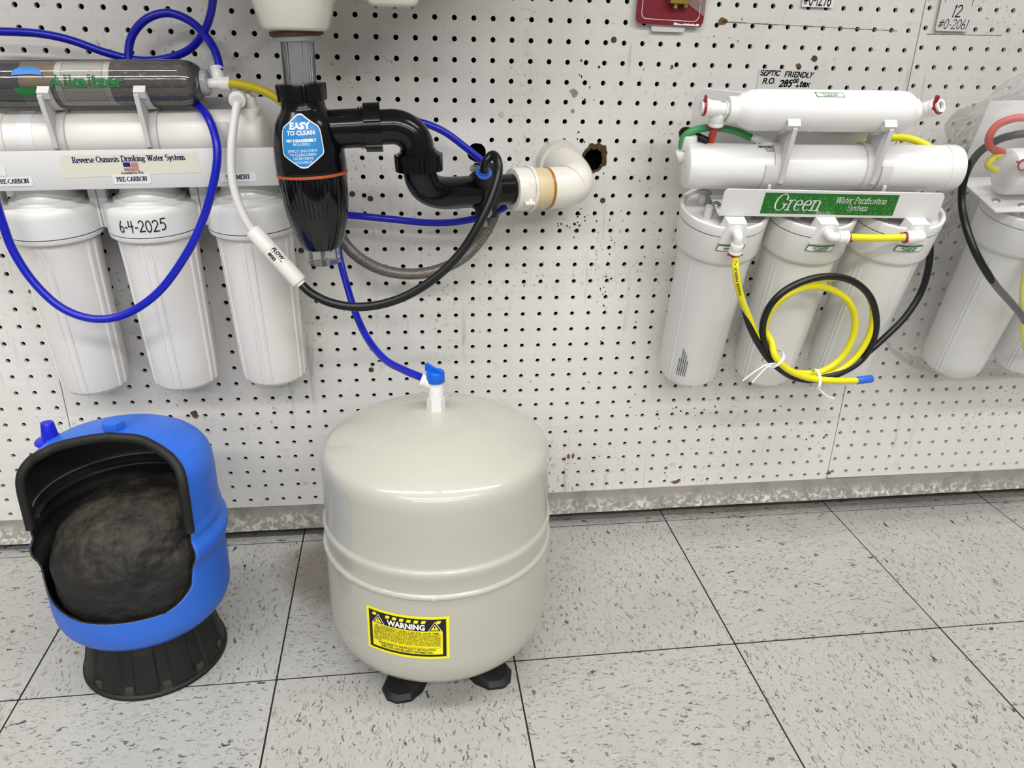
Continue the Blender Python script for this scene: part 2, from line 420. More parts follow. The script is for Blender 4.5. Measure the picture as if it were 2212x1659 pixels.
PATHS = {
    'BLUE_BACK': [(-0.4377, -0.0500, 0.7469), (-0.4076, -0.0500, 0.7467), (-0.3672, -0.0500, 0.7457), (-0.3331, -0.0480, 0.7395), (-0.2947, -0.0450, 0.7261), (-0.2602, -0.0400, 0.7184), (-0.2275, -0.0400, 0.7212), (-0.1976, -0.0450, 0.7324), (-0.1768, -0.0550, 0.7513), (-0.1642, -0.0650, 0.7715), (-0.1566, -0.0750, 0.7908), (-0.1507, -0.0850, 0.8095)],
    'BLUE_LOOP': [(-0.1593, -0.0850, 0.7031), (-0.1582, -0.0800, 0.7163), (-0.1640, -0.0700, 0.7338), (-0.1779, -0.0550, 0.7513), (-0.1960, -0.0450, 0.7651), (-0.2192, -0.0400, 0.7717), (-0.2434, -0.0400, 0.7650), (-0.2619, -0.0400, 0.7483), (-0.2698, -0.0420, 0.7287), (-0.2690, -0.0450, 0.7079), (-0.2528, -0.0450, 0.6871), (-0.2199, -0.0500, 0.6798), (-0.1883, -0.0850, 0.6714), (-0.1694, -0.1180, 0.6590), (-0.1605, -0.1330, 0.6372), (-0.1602, -0.1400, 0.6145), (-0.1676, -0.1440, 0.5858), (-0.1819, -0.1480, 0.5485), (-0.2042, -0.1550, 0.5083), (-0.2420, -0.1580, 0.4619), (-0.2833, -0.1600, 0.4344), (-0.3217, -0.1600, 0.4281), (-0.3570, -0.1580, 0.4416), (-0.3834, -0.1550, 0.4722), (-0.4000, -0.1520, 0.5092), (-0.4059, -0.1500, 0.5441), (-0.4090, -0.1500, 0.5862)],
    'WHITE_HOSE': [(-0.1338, -0.1210, 0.6767), (-0.1384, -0.1280, 0.6566), (-0.1429, -0.1380, 0.6275), (-0.1449, -0.1430, 0.5965), (-0.1413, -0.1470, 0.5702), (-0.1345, -0.1500, 0.5499), (-0.1268, -0.1510, 0.5339)],
    'RESTR': [(-0.1268, -0.1510, 0.5339), (-0.0742, -0.1650, 0.4716)],
    'BLACK_HOSE': [(-0.0758, -0.1645, 0.4732), (-0.0613, -0.1700, 0.4599), (-0.0373, -0.1780, 0.4495), (-0.0062, -0.1860, 0.4462), (0.0279, -0.1930, 0.4520), (0.0619, -0.1980, 0.4665), (0.0958, -0.2000, 0.4903), (0.1238, -0.1990, 0.5193), (0.1444, -0.1960, 0.5519), (0.1585, -0.1900, 0.5807), (0.1667, -0.1820, 0.6063), (0.1664, -0.1720, 0.6209), (0.1614, -0.1620, 0.6249), (0.1567, -0.1540, 0.6184), (0.1542, -0.1460, 0.6059)],
    'BRAID': [(-0.0333, -0.0300, 0.5020), (-0.0257, -0.0350, 0.4870), (-0.0062, -0.0420, 0.4691), (0.0250, -0.0500, 0.4551), (0.0631, -0.0550, 0.4508), (0.1015, -0.0560, 0.4572), (0.1370, -0.0550, 0.4756), (0.1629, -0.0520, 0.5046), (0.1787, -0.0500, 0.5372), (0.1857, -0.0500, 0.5715)],
    'BLUE_C': [(0.0745, -0.0500, 0.6524), (0.0923, -0.0500, 0.6475), (0.1132, -0.0500, 0.6379), (0.1375, -0.0500, 0.6206), (0.1622, -0.0500, 0.6018), (0.1842, -0.0500, 0.5837), (0.1972, -0.0500, 0.5653), (0.1961, -0.0520, 0.5470), (0.1781, -0.0550, 0.5363), (0.1529, -0.0550, 0.5282), (0.1213, -0.0550, 0.5226), (0.0837, -0.0550, 0.5221), (0.0404, -0.0550, 0.5266), (-0.0167, -0.0500, 0.5313), (-0.0517, -0.0450, 0.5323)],
    'BLUE_B': [(-0.0431, -0.0400, 0.5200), (-0.0365, -0.0500, 0.4970), (-0.0330, -0.0600, 0.4726), (-0.0253, -0.0800, 0.4459), (-0.0132, -0.1100, 0.4136), (0.0037, -0.1500, 0.3905), (0.0263, -0.2000, 0.3812), (0.0492, -0.2400, 0.3831), (0.0671, -0.2680, 0.3858), (0.0723, -0.2750, 0.3863)],
    'YELLOW_L': [(-0.1449, -0.1000, 0.6973), (-0.1293, -0.1000, 0.6950), (-0.1103, -0.1050, 0.6909), (-0.0946, -0.1080, 0.6841), (-0.0818, -0.1100, 0.6746), (-0.0709, -0.1000, 0.6587)],
    'Y_COIL': [(0.4643, -0.2030, 0.5188), (0.4663, -0.2050, 0.4945), (0.4750, -0.2040, 0.4669), (0.4929, -0.1980, 0.4338), (0.5174, -0.1900, 0.3951), (0.5441, -0.1830, 0.3618), (0.5779, -0.1760, 0.3389), (0.6157, -0.1720, 0.3291), (0.6503, -0.1700, 0.3343), (0.6742, -0.1700, 0.3532), (0.6864, -0.1720, 0.3813), (0.6861, -0.1760, 0.4130), (0.6716, -0.1820, 0.4447), (0.6471, -0.1880, 0.4667), (0.6143, -0.1930, 0.4773), (0.5794, -0.1970, 0.4752), (0.5498, -0.1980, 0.4610), (0.5286, -0.1950, 0.4366), (0.5240, -0.1900, 0.4067), (0.5337, -0.1840, 0.3746), (0.5584, -0.1780, 0.3492), (0.5942, -0.1720, 0.3347), (0.6293, -0.1700, 0.3356), (0.6527, -0.1710, 0.3542), (0.6618, -0.1750, 0.3830), (0.6571, -0.1800, 0.4150), (0.6383, -0.1870, 0.4423), (0.6105, -0.1920, 0.4602), (0.5782, -0.1960, 0.4675), (0.5459, -0.2000, 0.4598), (0.5244, -0.1990, 0.4398), (0.5277, -0.1840, 0.4085), (0.5372, -0.1900, 0.3894), (0.5419, -0.1990, 0.3715), (0.5634, -0.1980, 0.3517), (0.5977, -0.1920, 0.3360), (0.6408, -0.1840, 0.3271), (0.6807, -0.1760, 0.3224)],
    'Y_TIP': [(0.6807, -0.1760, 0.3224), (0.7060, -0.1720, 0.3228)],
    'K_COIL': [(0.7516, -0.1500, 0.5416), (0.7580, -0.1550, 0.5163), (0.7625, -0.1580, 0.4851), (0.7592, -0.1600, 0.4465), (0.7417, -0.1630, 0.4110), (0.7160, -0.1650, 0.3815), (0.6914, -0.1680, 0.3590), (0.6697, -0.1700, 0.3415), (0.6393, -0.1730, 0.3295), (0.6032, -0.1770, 0.3281), (0.5679, -0.1820, 0.3416), (0.5388, -0.1880, 0.3687), (0.5209, -0.1940, 0.4030), (0.5195, -0.2000, 0.4358), (0.5348, -0.2030, 0.4615), (0.5635, -0.2030, 0.4771), (0.5990, -0.2000, 0.4813), (0.6356, -0.1950, 0.4720), (0.6673, -0.1880, 0.4486), (0.6882, -0.1800, 0.4144), (0.6938, -0.1740, 0.3798), (0.6851, -0.1700, 0.3509), (0.6564, -0.1720, 0.3328), (0.6212, -0.1760, 0.3257), (0.5840, -0.1800, 0.3320), (0.5470, -0.1860, 0.3562), (0.5204, -0.1910, 0.3856), (0.5016, -0.1950, 0.4135), (0.4905, -0.1970, 0.4354)],
    'K_TIP': [(0.4905, -0.1970, 0.4354), (0.4866, -0.1980, 0.4508)],
    'RED_R': [(0.4283, -0.1780, 0.6679), (0.4311, -0.1720, 0.6552), (0.4376, -0.1550, 0.6315)],
    'GREEN_R': [(0.4026, -0.1400, 0.6323), (0.4025, -0.1420, 0.6436), (0.4100, -0.1450, 0.6523), (0.4279, -0.1480, 0.6577), (0.4480, -0.1500, 0.6575), (0.4696, -0.1500, 0.6534), (0.4868, -0.1500, 0.6469)],
    'BLACK_R': [(0.4322, -0.1500, 0.6414), (0.4201, -0.1400, 0.6469), (0.4110, -0.1300, 0.6519), (0.4069, -0.1250, 0.6497), (0.4096, -0.1250, 0.6418), (0.4123, -0.1300, 0.6357)],
    'YELLOW_R': [(0.6235, -0.1500, 0.6353), (0.6529, -0.1400, 0.6429), (0.6869, -0.1350, 0.6473), (0.7133, -0.1350, 0.6453), (0.7348, -0.1400, 0.6373), (0.7472, -0.1450, 0.6269)],
    'B_BLACK': [(0.8432, -0.1900, 0.6608), (0.8205, -0.1800, 0.6562), (0.8089, -0.1650, 0.6471), (0.7992, -0.1500, 0.6280), (0.7933, -0.1450, 0.5976), (0.7952, -0.1500, 0.5650), (0.7981, -0.1700, 0.5320), (0.8136, -0.1850, 0.4980), (0.8475, -0.1850, 0.4625), (0.8840, -0.1800, 0.4341), (0.9194, -0.1700, 0.4064), (0.9467, -0.1600, 0.3744)],
    'B_RED': [(0.8229, -0.2000, 0.6795), (0.8066, -0.1900, 0.6769), (0.7931, -0.1820, 0.6683), (0.7889, -0.1780, 0.6540), (0.7991, -0.1720, 0.6404), (0.8268, -0.1600, 0.6323)],
    'B_YEL': [(0.8268, -0.1600, 0.6323), (0.8118, -0.1650, 0.6259), (0.8079, -0.1650, 0.6166), (0.8234, -0.1600, 0.6101)],
    'B_YEL2': [(0.9015, -0.1700, 0.4739), (0.9088, -0.1700, 0.4339), (0.9304, -0.1650, 0.3836), (0.9512, -0.1600, 0.3528)],
}

# ------------------------------------------------------------------ materials
mat('white_plastic', 'dddcda', .3, coat=.25, var=.03, vscale=20, bump=.02, bscale=500)
mat('old_white_plastic', 'e2dfda', .42, var=.04, vscale=12, dirt='8f8a80', dscale=30, dthr=.66, dsoft=.1, damt=.45)
mat('clip_plastic', 'c9c8c6', .45, var=.03)
mat('white_metal', 'd8d7d6', .35, var=.02, vscale=8, bump=.01)
mat('groove', '3a3936', .7)
mat('beige_enamel', 'b0aea3', .38, var=.012, vscale=60, bump=.012, bscale=260, coat=.7)
mat('blue_enamel', '2963c8', .42, var=.07, vscale=14, dirt='3a5fa0', dscale=25, dthr=.6, dsoft=.15, damt=.35, bump=.03, bscale=300)
mat('blue_plastic', '0b1fb4', .35, var=.05)
mat('blue_tip', '2a5fc4', .4)
mat('knob_blue', '0c5bc8', .38, var=.04)
mat('hose_blue', '0b16a8', .3, var=.06, vscale=40)
mat('hose_black', '0d0e10', .33, var=.1, vscale=60)
mat('hose_white', 'd9d8d4', .4, var=.05, vscale=40)
mat('hose_yellow', 'd8cf1e', .35, var=.06, vscale=40)
mat('hose_yellow_dark', 'b7a808', .38, var=.06, vscale=40)
mat('hose_red', 'c0382c', .38, var=.05)
mat('hose_green', '3f8f55', .4, var=.06)
mat('collar_red', '8f1526', .4)
mat('black_gloss', '0a0a0b', .17, spec=.4, var=.2, vscale=25, bump=.008, bscale=120)
mat('black_matte', '101011', .55, var=.2, vscale=30, dirt='25241f', dscale=18, dthr=.55, dsoft=.2, damt=.5)
mat('black_rubber', '0d0d0d', .62, var=.15, vscale=60, bump=.12, bscale=900)
mat('liner_black', '2c2c2b', .45, var=.15, vscale=10)
mat('seam_grey', '6a6a66', .5)
mat('bladder_rubber', '161513', .72, var=.35, vscale=12, updust='4a4236', bump=.9, bscale=45, bdist=.008)
mat('base_plastic', '101010', .55, var=.2, vscale=20, dirt='2e2a24', dscale=25, dthr=.56, dsoft=.15, damt=.6)
mat('lug_dust', '38342b', .75, var=.2, vscale=60)
mat('gasket_orange', 'b4532a', .5)
mat('gasket_brown', '4a2c1c', .6)
mat('porcelain', 'd2cfc4', .12, coat=.5)
mat('chrome', 'd8d8da', .07, metal=1.0)
_nt = MATS['chrome'].node_tree; _tc = _nt.nodes.new('ShaderNodeTexCoord'); _mp = _nt.nodes.new('ShaderNodeMapping'); _mp.inputs['Scale'].default_value = (330, 330, 6)
_n = _nt.nodes.new('ShaderNodeTexNoise'); _n.inputs['Scale'].default_value = 1; _n.inputs['Detail'].default_value = 2; _bp = _nt.nodes.new('ShaderNodeBump'); _bp.inputs['Strength'].default_value = 1; _bp.inputs['Distance'].default_value = .0016
_nt.links.new(_tc.outputs['Object'], _mp.inputs[0]); _nt.links.new(_mp.outputs[0], _n.inputs['Vector']); _nt.links.new(_n.outputs['Fac'], _bp.inputs['Height']); _nt.links.new(_bp.outputs[0], _nt.nodes['Principled BSDF'].inputs['Normal'])

mat('steel', 'b5b5b2', .3, metal=1.0)
mat('clear_nut', 'c9ccc8', .2, trans=.55, ior=1.4)
mat('pvc_white', 'ddd9d0', .28, var=.05, vscale=18, dirt='9a938a', dscale=22, dthr=.6, dsoft=.12, damt=.4)
mat('pvc_tan', 'cdbb94', .38, var=.06, vscale=30)
mat('glue_amber', '9a6a1c', .3)
mat('sticker_blue', '2c86c8', .35, var=.08, vscale=60)
mat('paper_white', 'e9e8e6', .6)
mat('paper_grey', 'd4d3cf', .6)
mat('sticker_cream', 'd9d6c6', .5)
mat('sticker_clear', 'e2e1de', .4)
mat('ink_black', '0c0a14', .5)
mat('ink_grey', '4a4844', .6)
mat('ink_navy', '14165c', .5)
mat('ink_green', '1c6a35', .5)
mat('ink_white', 'f2f2ee', .5)
mat('flag_red', '9c2430', .5)
mat('print_red', '7c1628', .35, var=.05, vscale=30)
mat('print_blue', '2f7fd0', .35)
mat('label_yellow', 'f0e312', .42)
mat('brass', 'b6a04a', .35, metal=.8)
mat('tie_white', 'e6e5e2', .4)
mat('torn_fibre', '4c3a25', .9, var=.5, vscale=120, bump=.5, bscale=500)
mat('screw_dark', '4d3a26', .6, var=.4, vscale=300)
mat('screw_paint', 'c9c5bc', .5, var=.2, vscale=300)
mat('tape', 'e4e4e6', .15, spec=.6)
mat('void_black', '060606', .9)
mat('grout', '1d1914', .9)
mat('media_dark', '1d222c', .6, var=.2, vscale=30)
mat('media_tan', '8d7458', .7, var=.25, vscale=60)
mat('media_white', 'bdb9ae', .7, var=.06, vscale=30)
mat('media_felt', 'd2cdc0', .8)
mat('media_brown', '4f463e', .8, var=.5, vscale=90, dirt='a88f74', dscale=130, dthr=.56, dsoft=.1, damt=.8, bump=.8, bscale=110)
mat('jar_smoke', '07070b', .08, var=.1, coat=.2)

def clear_film(name, tint, dens, rough=.08, gloss=.35, bump=0.0, bscale=40, gmax=1.0):
    """thin clear plastic: mostly see-through, glossy at grazing angles, with a little haze"""
    m = bpy.data.materials.new(name); m.use_nodes = True
    nt = m.node_tree; nt.nodes.clear()
    N, L = nt.nodes.new, nt.links.new
    out = N('ShaderNodeOutputMaterial')
    tr = N('ShaderNodeBsdfTransparent'); tr.inputs[0].default_value = (*tint, 1)
    gl = N('ShaderNodeBsdfGlossy'); gl.inputs['Roughness'].default_value = rough
    df = N('ShaderNodeBsdfDiffuse'); df.inputs[0].default_value = (.8, .8, .8, 1)
    m1 = N('ShaderNodeMixShader'); m1.inputs[0].default_value = dens
    m2 = N('ShaderNodeMixShader')
    lw = N('ShaderNodeLayerWeight'); lw.inputs['Blend'].default_value = gloss
    cap = N('ShaderNodeMath'); cap.operation = 'MULTIPLY'; cap.inputs[1].default_value = gmax
    L(lw.outputs['Fresnel'], cap.inputs[0])
    L(tr.outputs[0], m1.inputs[1]); L(df.outputs[0], m1.inputs[2])
    L(cap.outputs[0], m2.inputs[0]); L(m1.outputs[0], m2.inputs[1]); L(gl.outputs[0], m2.inputs[2])
    if bump:
        tc = N('ShaderNodeTexCoord')
        n = N('ShaderNodeTexNoise'); n.inputs['Scale'].default_value = bscale; n.inputs['Detail'].default_value = 3
        n.inputs['Distortion'].default_value = 1.5
        L(tc.outputs['Object'], n.inputs['Vector'])
        bp = N('ShaderNodeBump'); bp.inputs['Strength'].default_value = bump; bp.inputs['Distance'].default_value = .01
        L(n.outputs['Fac'], bp.inputs['Height'])
        L(bp.outputs[0], gl.inputs['Normal']); L(bp.outputs[0], lw.inputs['Normal'])
    L(m2.outputs[0], out.inputs[0])
    MATS[name] = m
clear_film('cartridge_clear', (.95, .96, .97), .045, .04, .42)
clear_film('jar_clear', (.96, .97, .98), .05, .04, .28)
clear_film('bag_film', (.985, .985, .985), .13, .06, .2, bump=.9, bscale=22, gmax=.5)
clear_film('blister_film', (.9, .85, .9), .2, .1, .3)
clear_film('neck_clear', (.72, .78, .95), .35, .12, .3)

def wall_paint():
    m = bpy.data.materials.new('pegboard_paint'); m.use_nodes = True
    nt = m.node_tree; b = nt.nodes['Principled BSDF']; N, L = nt.nodes.new, nt.links.new
    tc = N('ShaderNodeTexCoord')
    def noise(scale, detail=6, rough=.6, vec=None):
        n = N('ShaderNodeTexNoise'); n.inputs['Scale'].default_value = scale; n.inputs['Detail'].default_value = detail
        n.inputs['Roughness'].default_value = rough
        L(vec or tc.outputs['Object'], n.inputs['Vector']); return n.outputs['Fac']
    def ramp(v, lo, hi, amt=1.0):
        r = N('ShaderNodeMapRange'); r.inputs['From Min'].default_value = lo; r.inputs['From Max'].default_value = hi
        r.inputs['To Max'].default_value = amt; L(v, r.inputs['Value']); return r.outputs['Result']
    def mix(f, a, c):
        x = N('ShaderNodeMix'); x.data_type = 'RGBA'
        L(f, x.inputs['Factor'])
        if isinstance(a, tuple): x.inputs['A'].default_value = a
        else: L(a, x.inputs['A'])
        x.inputs['B'].default_value = (*lin(c), 1); return x.outputs['Result']
    mul = lambda a, c: (lambda n: (L(a, n.inputs[0]), L(c, n.inputs[1]), n.outputs[0])[2])(
        (lambda n: (setattr(n, 'operation', 'MULTIPLY'), n)[1])(N('ShaderNodeMath')))
    base = (*lin('dddbd7'), 1)
    c = mix(ramp(noise(5, 8), .45, .75, .6), base, 'cdc8c0')
    c = mix(ramp(noise(30, 8, .75), .56, .72, .55), c, 'b6b0a6')
    c = mix(mul(ramp(noise(150, 6, .7), .57, .66, .85), ramp(noise(6, 4), .47, .6)), c, '766f64')
    # vertical scuffs and drips
    mp = N('ShaderNodeMapping'); mp.inputs['Scale'].default_value = (60, 60, 5); L(tc.outputs['Object'], mp.inputs['Vector'])
    c = mix(mul(ramp(noise(1.0, 4, .6, mp.outputs[0]), .60, .72, .7), ramp(noise(7, 3), .46, .6)), c, '978f83')
    # short dark scratches
    mp2 = N('ShaderNodeMapping'); mp2.inputs['Scale'].default_value = (70, 70, 190); mp2.inputs['Rotation'].default_value = (0, .3, 0); L(tc.outputs['Object'], mp2.inputs['Vector'])
    c = mix(mul(ramp(noise(1.0, 3, .6, mp2.outputs[0]), .70, .74, .7), ramp(noise(9, 2), .52, .6)), c, '6d675f')
    # brown specks
    v = N('ShaderNodeTexVoronoi'); v.inputs['Scale'].default_value = 55; v.inputs['Randomness'].default_value = 1
    L(tc.outputs['Object'], v.inputs['Vector'])
    c = mix(mul(ramp(v.outputs['Distance'], .1, .06, .85), ramp(noise(11, 2), .55, .62)), c, '5c4a38')
    L(c, b.inputs['Base Color']); b.inputs['Roughness'].default_value = .5
    bp = N('ShaderNodeBump'); bp.inputs['Strength'].default_value = .08; bp.inputs['Distance'].default_value = .002
    L(noise(160, 3), bp.inputs['Height']); L(bp.outputs[0], b.inputs['Normal'])
    MATS['pegboard_paint'] = m
wall_paint()

def tile_mat():
    m = bpy.data.materials.new('vinyl_tile'); m.use_nodes = True
    nt = m.node_tree; b = nt.nodes['Principled BSDF']; N, L = nt.nodes.new, nt.links.new
    tc = N('ShaderNodeTexCoord'); oi = N('ShaderNodeObjectInfo')
    wpos = N('ShaderNodeNewGeometry').outputs['Position']
    # object space, shifted per tile so no two tiles repeat
    sh = N('ShaderNodeVectorMath'); sh.operation = 'MULTIPLY_ADD'
    cx = N('ShaderNodeCombineXYZ')
    mu = N('ShaderNodeMath'); mu.operation = 'MULTIPLY'; mu.inputs[1].default_value = 37.0
    L(oi.outputs['Random'], mu.inputs[0]); L(mu.outputs[0], cx.inputs[0]); L(mu.outputs[0], cx.inputs[1])
    sh.inputs[1].default_value = (1, 1, 1)
    L(tc.outputs['Object'], sh.inputs[0]); L(cx.outputs[0], sh.inputs[2])
    vec = sh.outputs[0]
    def noise(scale, detail=5, rough=.6, v=vec):
        n = N('ShaderNodeTexNoise'); n.inputs['Scale'].default_value = scale; n.inputs['Detail'].default_value = detail
        n.inputs['Roughness'].default_value = rough; L(v, n.inputs['Vector']); return n
    def ramp(v, lo, hi, amt=1.0):
        r = N('ShaderNodeMapRange'); r.inputs['From Min'].default_value = lo; r.inputs['From Max'].default_value = hi
        r.inputs['To Max'].default_value = amt; L(v, r.inputs['Value']); return r.outputs['Result']
    def mix(f, a, c):
        x = N('ShaderNodeMix'); x.data_type = 'RGBA'; L(f, x.inputs['Factor'])
        if isinstance(a, tuple): x.inputs['A'].default_value = a
        else: L(a, x.inputs['A'])
        x.inputs['B'].default_value = (*lin(c), 1); return x.outputs['Result']
    def math2(op, a, c):
        n = N('ShaderNodeMath'); n.operation = op
        L(a, n.inputs[0])
        if isinstance(c, (int, float)): n.inputs[1].default_value = c
        else: L(c, n.inputs[1])
        return n.outputs[0]
    # warp so the chips are wispy
    wn = noise(60, 3)
    wv = N('ShaderNodeVectorMath'); wv.operation = 'MULTIPLY_ADD'; wv.inputs[1].default_value = (.022, .022, 0)
    L(wn.outputs['Color'], wv.inputs[0]); L(vec, wv.inputs[2])
    def chips(sx, sy, rot, thr, keep, soft=.08):
        mp = N('ShaderNodeMapping'); mp.inputs['Scale'].default_value = (sx, sy, 0.0); mp.inputs['Rotation'].default_value = (0, 0, rot)
        L(wv.outputs[0], mp.inputs['Vector'])
        v = N('ShaderNodeTexVoronoi'); v.inputs['Scale'].default_value = 1; v.inputs['Randomness'].default_value = 1
        L(mp.outputs[0], v.inputs['Vector'])
        sep = N('ShaderNodeSeparateColor'); L(v.outputs['Color'], sep.inputs[0])
        k = ramp(sep.outputs[0], keep, keep + .02)
        # each chip its own size
        sz = math2('MULTIPLY', sep.outputs[1], thr)
        d = math2('SUBTRACT', sz, v.outputs['Distance'])
        return math2('MULTIPLY', ramp(d, 0.0, soft), k)
    c = mix(ramp(noise(7, 6).outputs['Fac'], .4, .7, .5), (*lin('a8a7a2'), 1), '9a9993')
    c = mix(ramp(noise(240, 3).outputs['Fac'], .5, .75, .35), c, '8c8982')
    c = mix(math2('MULTIPLY', chips(60, 190, .15, .45, .45), .55), c, '8a8780')
    c = mix(math2('MULTIPLY', chips(52, 230, -.1, .40, .62), .4), c, 'bdbbb4')
    c = mix(math2('MULTIPLY', chips(80, 330, -.25, .45, .72), .9), c, '55544f')
    c = mix(math2('MULTIPLY', chips(42, 120, .35, .30, .80, .05), .95), c, '3a3b3f')
    c = mix(math2('MULTIPLY', chips(140, 620, .05, .5, .45), .8), c, '65635f')
    c = mix(math2('MULTIPLY', chips(100, 420, -.6, .45, .74), .85), c, '504f4c')
    # grime along the wall and worn dark patch
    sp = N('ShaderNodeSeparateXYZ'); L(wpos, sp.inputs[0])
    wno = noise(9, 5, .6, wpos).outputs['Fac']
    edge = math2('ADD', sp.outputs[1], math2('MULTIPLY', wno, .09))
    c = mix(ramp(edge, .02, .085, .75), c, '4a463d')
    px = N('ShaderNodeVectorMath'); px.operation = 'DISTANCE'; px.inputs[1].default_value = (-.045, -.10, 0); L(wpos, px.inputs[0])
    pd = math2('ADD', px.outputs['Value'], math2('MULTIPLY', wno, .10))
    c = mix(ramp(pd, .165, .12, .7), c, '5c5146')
    L(c, b.inputs['Base Color']); b.inputs['Roughness'].default_value = .38
    bp = N('ShaderNodeBump'); bp.inputs['Strength'].default_value = .05; bp.inputs['Distance'].default_value = .002
    L(noise(90, 4).outputs['Fac'], bp.inputs['Height']); L(bp.outputs[0], b.inputs['Normal'])
    MATS['vinyl_tile'] = m
tile_mat()

def strip_mat():
    m = bpy.data.materials.new('kick_strip'); m.use_nodes = True
    nt = m.node_tree; b = nt.nodes['Principled BSDF']; N, L = nt.nodes.new, nt.links.new
    tc = N('ShaderNodeTexCoord')
    n = N('ShaderNodeTexNoise'); n.inputs['Scale'].default_value = 120; n.inputs['Detail'].default_value = 8; n.inputs['Distortion'].default_value = .7
    L(tc.outputs['Object'], n.inputs['Vector'])
    sp = N('ShaderNodeSeparateXYZ'); L(tc.outputs['Object'], sp.inputs[0])
    low = N('ShaderNodeMapRange'); low.inputs['From Min'].default_value = .046; low.inputs['From Max'].default_value = .03; L(sp.outputs[2], low.inputs['Value'])
    r = N('ShaderNodeMapRange'); r.inputs['From Min'].default_value = .46; r.inputs['From Max'].default_value = .70; L(n.outputs['Fac'], r.inputs['Value'])
    mm = N('ShaderNodeMath'); mm.operation = 'MULTIPLY'; L(low.outputs[0], mm.inputs[0]); L(r.outputs[0], mm.inputs[1])
    x = N('ShaderNodeMix'); x.data_type = 'RGBA'; x.inputs['A'].default_value = (*lin('918d86'), 1); x.inputs['B'].default_value = (*lin('dedbd4'), 1)
    L(mm.outputs[0], x.inputs['Factor'])
    n2 = N('ShaderNodeTexNoise'); n2.inputs['Scale'].default_value = 25; n2.inputs['Detail'].default_value = 6; L(tc.outputs['Object'], n2.inputs['Vector'])
    r2 = N('ShaderNodeMapRange'); r2.inputs['From Min'].default_value = .5; r2.inputs['From Max'].default_value = .75; r2.inputs['To Max'].default_value = .6; L(n2.outputs['Fac'], r2.inputs['Value'])
    y = N('ShaderNodeMix'); y.data_type = 'RGBA'; y.inputs['B'].default_value = (*lin('5f5a52'), 1); L(x.outputs['Result'], y.inputs['A']); L(r2.outputs[0], y.inputs['Factor'])
    L(y.outputs['Result'], b.inputs['Base Color']); b.inputs['Roughness'].default_value = .42
    bp = N('ShaderNodeBump'); bp.inputs['Strength'].default_value = .5; bp.inputs['Distance'].default_value = .003
    L(n.outputs['Fac'], bp.inputs['Height']); L(bp.outputs[0], b.inputs['Normal'])
    MATS['kick_strip'] = m
strip_mat()

def braid_mat():
    m = bpy.data.materials.new('steel_braid'); m.use_nodes = True
    nt = m.node_tree; b = nt.nodes['Principled BSDF']; N, L = nt.nodes.new, nt.links.new
    tc = N('ShaderNodeTexCoord')
    n = N('ShaderNodeTexVoronoi'); n.inputs['Scale'].default_value = 520; L(tc.outputs['Object'], n.inputs['Vector'])
    x = N('ShaderNodeMix'); x.data_type = 'RGBA'; x.inputs['A'].default_value = (*lin('4b4742'), 1); x.inputs['B'].default_value = (*lin('8d877e'), 1)
    L(n.outputs['Distance'], x.inputs['Factor']); L(x.outputs['Result'], b.inputs['Base Color'])
    b.inputs['Metallic'].default_value = .5; b.inputs['Roughness'].default_value = .45
    MATS['steel_braid'] = m
braid_mat()

# ------------------------------------------------------------------ the setting: wall of pegboard panels
PITCH, HR, THICK = .0254, .0034, .006
wall = MB().box(-1.3, 1.75, .045, .06, -.01, 1.5).build('wall_back', 'void_black', smooth=False)
tag(wall, 'white pegboard wall full of round holes behind the filter displays', kind='structure')

def ragged(cx, cz, r, n, amp, seed):
    rnd = random.Random(seed)
    return [(cx + r * (1 + rnd.uniform(-amp, amp)) * cos(2 * pi * i / n), cz + r * (1 + rnd.uniform(-amp, amp)) * sin(2 * pi * i / n)) for i in range(n)]
BIG = [((.1572, .6075), ragged(.1572, .6075, .0132, 18, .07, 3), (6, 7, 2, 3)),
       ((.3225, .6000), ragged(.3225, .6000, .0160, 30, .12, 8), (12, 13, 2, 4))]

